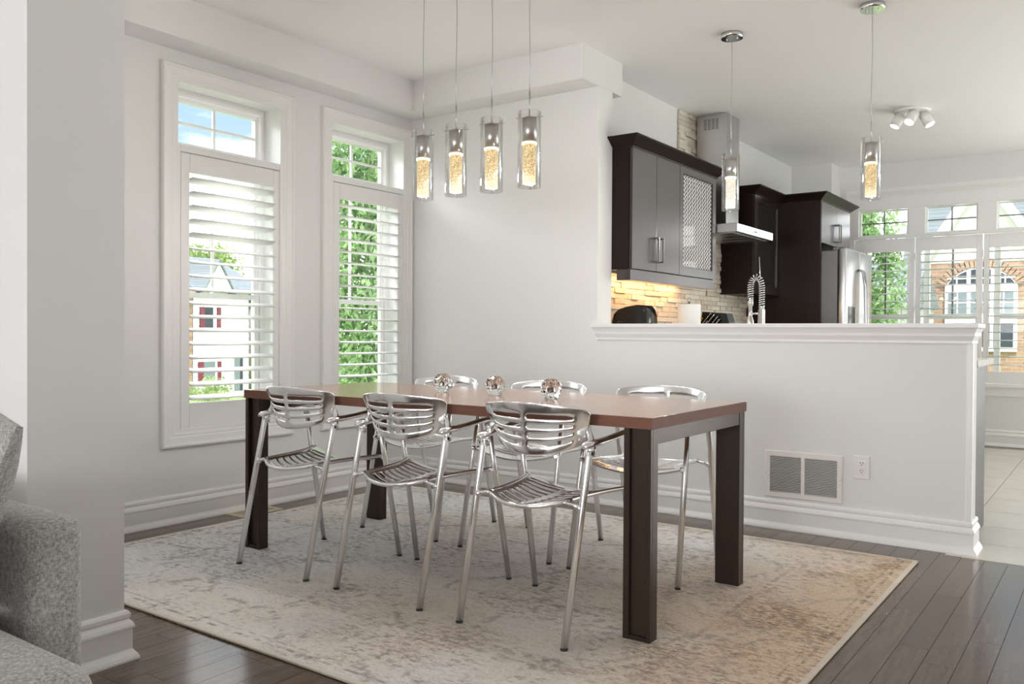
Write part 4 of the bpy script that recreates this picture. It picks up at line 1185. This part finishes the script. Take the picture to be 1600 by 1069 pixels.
# ------------------------------------------------------------------ sofa and cushion
def rounded(b, x0, x1, y0, y1, z0, z1, rad, seg=4):
    b.box(x0, x1, y0, y1, z0, z1, rad, seg)
    return b
def sofa():
    r = empty('sofa', (-2.2, 0.2, 0)); tag(r, 'grey woven fabric sofa at the left edge of the picture', 'sofa')
    rounded(B(), -2.72, -1.845, 0.850, 0.972, 0.05, 0.625, 0.034).build('arm', 'fabric', r)
    rounded(B(), -2.72, -1.66, -1.3, 0.849, 0.06, 0.25, 0.03).build('base', 'fabric', r)
    rounded(B(), -2.50, -1.50, 0.02, 0.838, 0.252, 0.425, 0.075, 6).build('seat_cushion', 'fabric', r)
    rounded(B(), -2.50, -1.50, -0.85, 0.012, 0.252, 0.425, 0.075, 6).build('seat_cushion', 'fabric', r)
    rounded(B(), -2.98, -2.73, -1.3, 0.972, 0.05, 0.80, 0.06).build('back', 'fabric', r)
    for x, y in ((-2.6, 0.9), (-1.95, 0.9), (-2.6, -1.2), (-1.8, -1.2)):
        B().cyl((x, y, 0.0), (x, y, 0.06), 0.018, 0.024, seg=12).build('foot', 'rubber', r)
    # cushion
    b = B(); n = 12; hw = 0.235
    def prof(u, v): return 0.075*max(0.0, (1-abs(u)**2.6)*(1-abs(v)**2.6))**0.55
    M = Matrix.Translation((-1.975, 0.738, 0.672)) @ Matrix.Rotation(R(-5), 4, 'Z') @ Matrix.Rotation(R(-16), 4, 'X') @ Matrix.Rotation(R(12), 4, 'Y')
    for sgn in (-1, 1):
        G = []
        for j in range(n+1):
            row = []
            for i in range(n+1):
                u, v = -1+2*i/n, -1+2*j/n
                pin = 1-0.055*(1-(abs(u)*abs(v))**1.5)
                row.append(b.bm.verts.new(M @ Vector((u*hw*pin, sgn*(prof(u, v)+0.006), v*hw*pin))))
            G.append(row)
        for j in range(n):
            for i in range(n):
                f = b.bm.faces.new((G[j][i], G[j][i+1], G[j+1][i+1], G[j+1][i])); f.smooth = True
        if sgn < 0: G0 = G
    def border(G): return [G[0][i] for i in range(n)]+[G[j][n] for j in range(n)]+[G[n][i] for i in range(n, 0, -1)]+[G[j][0] for j in range(n, 0, -1)]
    A, D = border(G0), border(G)
    for k in range(len(A)):
        b.bm.faces.new((A[k], A[(k+1) % len(A)], D[(k+1) % len(A)], D[k]))
    o = b.build('cushion', 'fabric'); tag(o, 'grey woven scatter cushion leaning on the sofa arm', 'cushion')
sofa()

# ------------------------------------------------------------------ outside
def crown_leaves(c, rad, n, size, seed, droop=0.0):
    rnd = random.Random(seed); b = B()
    # leaf clumps inside the ellipsoid, leaves scattered round each clump
    clumps = []
    for _ in range(max(8, n//90)):
        while True:
            p = Vector((rnd.uniform(-1, 1), rnd.uniform(-1, 1), rnd.uniform(-1, 1)))
            if 0.25 < p.length < 1: break
        clumps.append(Vector((p.x*rad[0], p.y*rad[1], p.z*rad[2])))
    for _ in range(n):
        q = rnd.choice(clumps)
        p = Vector(c)+q+Vector((rnd.gauss(0, 1)*rad[0], rnd.gauss(0, 1)*rad[1], rnd.gauss(0, 1)*rad[2]))*0.13
        d = Vector((rnd.uniform(-1, 1), rnd.uniform(-1, 1), rnd.uniform(-1, 0.4)-droop)).normalized()
        s = d.cross(Vector((rnd.uniform(-1, 1), rnd.uniform(-1, 1), rnd.uniform(-1, 1)))).normalized()
        l = size*rnd.uniform(0.6, 1.3); w = l*0.22
        nn = d.cross(s)
        b.verts([p, p+d*l*0.5+s*w+nn*0.05*l, p+d*l, p+d*l*0.5-s*w+nn*0.05*l], [(0, 1, 2, 3)])
    return b
def tree(name, label, c, rad, n, size, ground, mt, seed, droop=0.0, group='garden trees'):
    r = empty(name, (c[0], c[1], ground)); tag(r, label, 'tree', group)
    crown_leaves(c, rad, n, size, seed, droop).build('foliage', mt, r)
    t = B(); tr = max(0.04, rad[0]*0.07)
    t.tube([(c[0], c[1], ground), (c[0]+0.05, c[1], (ground+c[2])/2), (c[0], c[1], c[2]+rad[2]*0.6)], [tr, tr*0.8, tr*0.2], 8)
    for k in range(5):
        a = k*1.3; z = c[2]-rad[2]*0.5+k*rad[2]*0.2
        t.tube([(c[0], c[1], z), (c[0]+rad[0]*0.7*math.cos(a), c[1]+rad[1]*0.7*math.sin(a), z+rad[2]*0.35)], [tr*0.45, tr*0.1], 6)
    t.build('trunk', 'bark', r)
GZ = -2.1
def outside():
    b = B()
    b.box(-90, XW-0.6, -40, 90, GZ-0.3, GZ); b.box(XW-0.6, 40, 9.8, 90, GZ-0.3, GZ)
    struct(b.build('ground', 'grass'))
    tree('garden_tree', 'feathery green tree close outside the dining window by the room corner', (-8.3, 8.45, 1.9), (0.95, 0.88, 2.2), 17000, 0.115, GZ, 'leaf', 3, 0.5)
    tree('garden_tree', 'bushy green tree rising behind the white house', (-46, 30.8, 4.6), (2.2, 2.8, 1.9), 5000, 0.38, GZ, 'leaf2', 5)
    tree('garden_tree', 'light green tree outside the kitchen window by the refrigerator', (-3.05, 13.0, 1.95), (0.5, 0.5, 1.25), 6500, 0.095, GZ, 'leaf', 8, 0.3)
    r = empty('garden_bush', (-20, 13.5, GZ)); tag(r, 'low green bush on the lawn outside the shuttered window', 'bush')
    crown_leaves((-20, 13.5, -0.95), (0.9, 1.3, 0.75), 4000, 0.11, 12).build('foliage', 'leaf2', r)
    B().tube([(-20, 13.5, GZ), (-20, 13.5, -0.9)], [0.06, 0.03], 8).build('trunk', 'bark', r)
    # white house seen through the first shutter
    k = 36/13; X0 = -36.0
    Y = lambda y: y*k
    Z = lambda z: 1.03+(z-1.03)*k
    r = empty('white_house', (X0-4, Y(9.0), GZ)); tag(r, 'white sided house with wine red window shutters', 'house')
    B().box(X0-8, X0, Y(8.68), Y(9.88), GZ, Z(1.78)).build('wall', 'siding', r)
    bm_ = mesh_of(B().box(-0.5, 0.5, -0.5, 0.5, -0.5, 0.5), 'siding_board', 'siding')
    nb = 17; zh = (Z(1.78)-GZ)/nb
    for i in range(nb):
        share('siding_board', bm_, r, (X0+0.02, Y(9.28), GZ+zh*(i+0.5)), (0, R(-5), 0), (0.03, Y(9.88)-Y(8.68), zh*0.97))
    rf = B()
    x1, x2 = X0+0.45, X0-4.2
    rf.ring([[(x1, Y(8.62), Z(1.74)), (x2, Y(8.62), 4.95), (x2-4.2, Y(8.62), Z(1.74)), (x2-4.2, Y(8.62), Z(1.70)), (x2, Y(8.62), 4.80), (x1, Y(8.62), Z(1.70))],
             [(x1, Y(10.2), Z(1.74)), (x2, Y(10.2), 4.95), (x2-4.2, Y(10.2), Z(1.74)), (x2-4.2, Y(10.2), Z(1.70)), (x2, Y(10.2), 4.80), (x1, Y(10.2), Z(1.70))]], smooth=False)
    rf.build('roof', 'roof_grey', r)
    g = B(); ya, yb, yc, zp, zb = Y(8.80), Y(9.34), Y(9.07), 4.35, Z(1.76)
    g.ring([[(X0+0.5, ya, zb), (X0+0.5, yb, zb), (X0+0.5, yc, zp)], [(X0-3, ya, zb), (X0-3, yb, zb), (X0-3, yc, zp)]], smooth=False)
    g.build('front_gable', 'siding', r)
    for ye in (ya-0.22, yb+0.22):
        ze = zb-0.22*(zp-zb)/(yc-ya)
        q = B(); q.ring([[(X0+0.62, ye, ze), (X0+0.62, yc, zp+0.02), (X0+0.62, yc, zp+0.14), (X0+0.62, ye, ze+0.12)], [(X0-3.2, ye, ze), (X0-3.2, yc, zp+0.02), (X0-3.2, yc, zp+0.14), (X0-3.2, ye, ze+0.12)]], smooth=False)
        q.build('gable_roof', 'roof_grey', r)
    for (s0, w0, w1, s1, s2, z0, z1, gl) in ((8.805, 8.895, 9.06, 9.15, 9.216, 1.085, 1.437, 'dark_glass'), (8.775, 8.871, 9.10, 9.15, 9.225, 0.148, 0.49, 'pale_glass')):
        w = B().box(X0+0.02, X0+0.10, Y(w0)-0.05, Y(w1)+0.2, Z(z0)-0.08, Z(z1)+0.08).build('window', 'siding', r)
        B().box(X0+0.09, X0+0.115, Y(w0), Y(w1), Z(z0), Z(z1)).build('pane', gl, w)
        B().box(X0+0.02, X0+0.13, Y(s0), Y(w0), Z(z0), Z(z1)).build('window_shutter', 'shutter_red', r)
        B().box(X0+0.02, X0+0.13, Y(s1), Y(s2), Z(z0), Z(z1)).build('window_shutter', 'shutter_red', r)
    d = B().box(X0+0.02, X0+0.10, Y(9.48), Y(9.69), Z(-0.1), Z(0.64)).build('entrance', 'siding', r)
    B().box(X0+0.09, X0+0.12, Y(9.50), Y(9.61), Z(-0.05), Z(0.58)).build('pane', 'pale_glass', d)
    B().box(X0+0.09, X0+0.12, Y(9.62), Y(9.68), Z(-0.05), Z(0.58)).build('door_leaf', 'dark_glass', d)
    B().cyl((X0+0.1, Y(9.84), GZ), (X0+0.1, Y(9.84), Z(1.7)), 0.06, seg=8).build('downpipe', 'steel_dark', r)
    r = empty('brown_roofed_house', (X0-3, Y(8.25), GZ)); tag(r, 'tan brick house with brown roof left of the white house', 'house')
    B().box(X0-7, X0+0.3, Y(7.8), Y(8.60), GZ, Z(1.70)).build('wall', 'brick', r)
    q = B(); q.ring([[(X0+0.7, Y(7.7), Z(1.66)), (X0-3.2, Y(7.7), 4.5), (X0-7.2, Y(7.7), Z(1.66))], [(X0+0.7, Y(8.61), Z(1.66)), (X0-3.2, Y(8.61), 4.5), (X0-7.2, Y(8.61), Z(1.66))]], smooth=False)
    q.build('roof', 'roof_brown', r)
    # brick house seen through the kitchen window
    k2 = 26/16; Y0 = 26.0
    x = lambda v: v*k2
    z = lambda v: 1.03+(v-1.03)*k2
    r = empty('brick_house', (-2.0, Y0+3, GZ)); tag(r, 'tan brick house with white gable and arched window beyond the kitchen', 'house')
    B().box(-4.53, 2.2, Y0, Y0+6, GZ, 3.12).build('wall', 'brick', r)
    xp, zp = -3.084, 5.33
    g = B(); g.ring([[(-4.60, Y0-0.02, 3.0), (-1.57, Y0-0.02, 3.0), (xp, Y0-0.02, zp)], [(-4.60, Y0+5, 3.0), (-1.57, Y0+5, 3.0), (xp, Y0+5, zp)]], smooth=False)
    g.build('gable', 'stucco', r)
    for xe in (-4.72, -1.45):
        w = 0.11
        dx = (xp-xe); dz = zp-2.83; L_ = math.hypot(dx, dz); nx, nz = -dz/L_*w, dx/L_*w
        if nz < 0: nx, nz = -nx, -nz
        p = [(xe-nx, 2.83-nz), (xp-nx, zp-nz), (xp+nx, zp+nz), (xe+nx, 2.83+nz)]
        q = B(); q.ring([[(a, Y0-0.30, c) for a, c in p], [(a, Y0-0.02, c) for a, c in p]], smooth=False); q.build('rake_board', 'siding', r)
    q = B(); q.ring([[(-5.6, Y0+2.5, 3.05), (2.6, Y0+2.5, 3.05), (2.6, Y0+4, 6.4), (-5.6, Y0+4, 6.4)], [(-5.6, Y0+2.7, 3.0), (2.6, Y0+2.7, 3.0), (2.6, Y0+4.2, 6.3), (-5.6, Y0+4.2, 6.3)]], smooth=False)
    q.build('roof', 'roof_grey', r)
    wx0, wx1, ws, wb = -3.99, -2.27, 2.36, 0.6
    # arch of bricks on end, then the arched light
    cx = (wx0+wx1)/2; rise = 0.50; hw = (wx1-wx0)/2; rad = (hw*hw+rise*rise)/(2*rise); cz = ws+rise-rad
    a0 = math.asin(hw/rad)
    bm2 = mesh_of(B().box(-0.5, 0.5, -0.5, 0.5, -0.5, 0.5, 0.05, 1), 'brick', 'brick')
    nb = 21
    for i in range(nb):
        a = -a0+2*a0*(i+0.5)/nb
        share('brick', bm2, r, (cx+(rad+0.13)*math.sin(a), Y0-0.03, cz+(rad+0.13)*math.cos(a)), (0, a, 0), (2*a0*rad/nb*0.9, 0.1, 0.24))
    def seg_(r_, n=16): return [(cx+r_*math.sin(-a0+2*a0*i/n), cz+r_*math.cos(-a0+2*a0*i/n)) for i in range(n+1)]
    A = seg_(rad); q = B(); P = A+[(wx1, ws), (wx0, ws)]
    w = B(); w.ring([[(a, Y0-0.08, c) for a, c in P], [(a, Y0-0.01, c) for a, c in P]], smooth=False); wo = w.build('arched_window', 'siding', r)
    A2 = [(cx+(a-cx)*0.93, ws+0.05+(c-ws)*0.82) for a, c in A]
    q.ring([[(a, Y0-0.09, c) for a, c in A2], [(a, Y0-0.085, c) for a, c in A2]], smooth=False); q.build('pane', 'dark_glass', wo)
    for i in range(1, 6):
        xx = wx0+(wx1-wx0)*i/6; wd = 0.05 if i in (2, 4) else 0.018
        zt = cz+math.sqrt(max(0, rad*rad-(xx-cx)**2))
        B().box(xx-wd, xx+wd, Y0-0.11, Y0-0.09, ws, zt-0.03).build('muntin', 'siding', wo)
    B().box(wx0+0.05, wx1-0.05, Y0-0.108, Y0-0.092, ws+0.19, ws+0.225).build('muntin', 'siding', wo)
    wl = B().box(wx0, wx1, Y0-0.10, Y0-0.01, wb, ws-0.002).build('casement_window', 'siding', r)
    for i in range(3):
        xa = wx0+0.08+i*(wx1-wx0-0.08)/3; xb = xa+(wx1-wx0-0.08)/3-0.09
        for (za, zb_, gl) in ((1.62, 2.20, 'pale_glass'), (0.72, 1.36, 'dark_glass')):
            p = B().box(xa, xb, Y0-0.112, Y0-0.102, za, zb_).build('pane', gl, wl)
        B().box((xa+xb)/2-0.015, (xa+xb)/2+0.015, Y0-0.12, Y0-0.112, 1.62, 2.20).build('muntin', 'siding', wl)
        B().box(xa, xb, Y0-0.121, Y0-0.112, 1.895, 1.925).build('muntin', 'siding', wl)
    r = empty('garage', (-5.2, 24.0, GZ)); tag(r, 'pale grey garage with dark roof left of the brick house', 'garage')
    B().box(-6.6, -4.20, 22.4, 25.5, GZ, 1.75).build('wall', 'fence', r)
    bd = mesh_of(B().box(-0.5, 0.5, -0.5, 0.5, -0.5, 0.5), 'board', 'fence')
    for i in range(12): share('board', bd, r, (-6.5+i*0.2, 22.385, (GZ+1.75)/2), (0, 0, 0), (0.185, 0.03, 1.75-GZ))
    q = B(); q.ring([[(-6.8, 22.1, 1.72), (-6.8, 23.9, 2.9), (-6.8, 25.8, 1.72)], [(-4.1, 22.1, 1.72), (-4.1, 23.9, 2.9), (-4.1, 25.8, 1.72)]], smooth=False)
    q.build('roof', 'roof_grey', r)
outside()
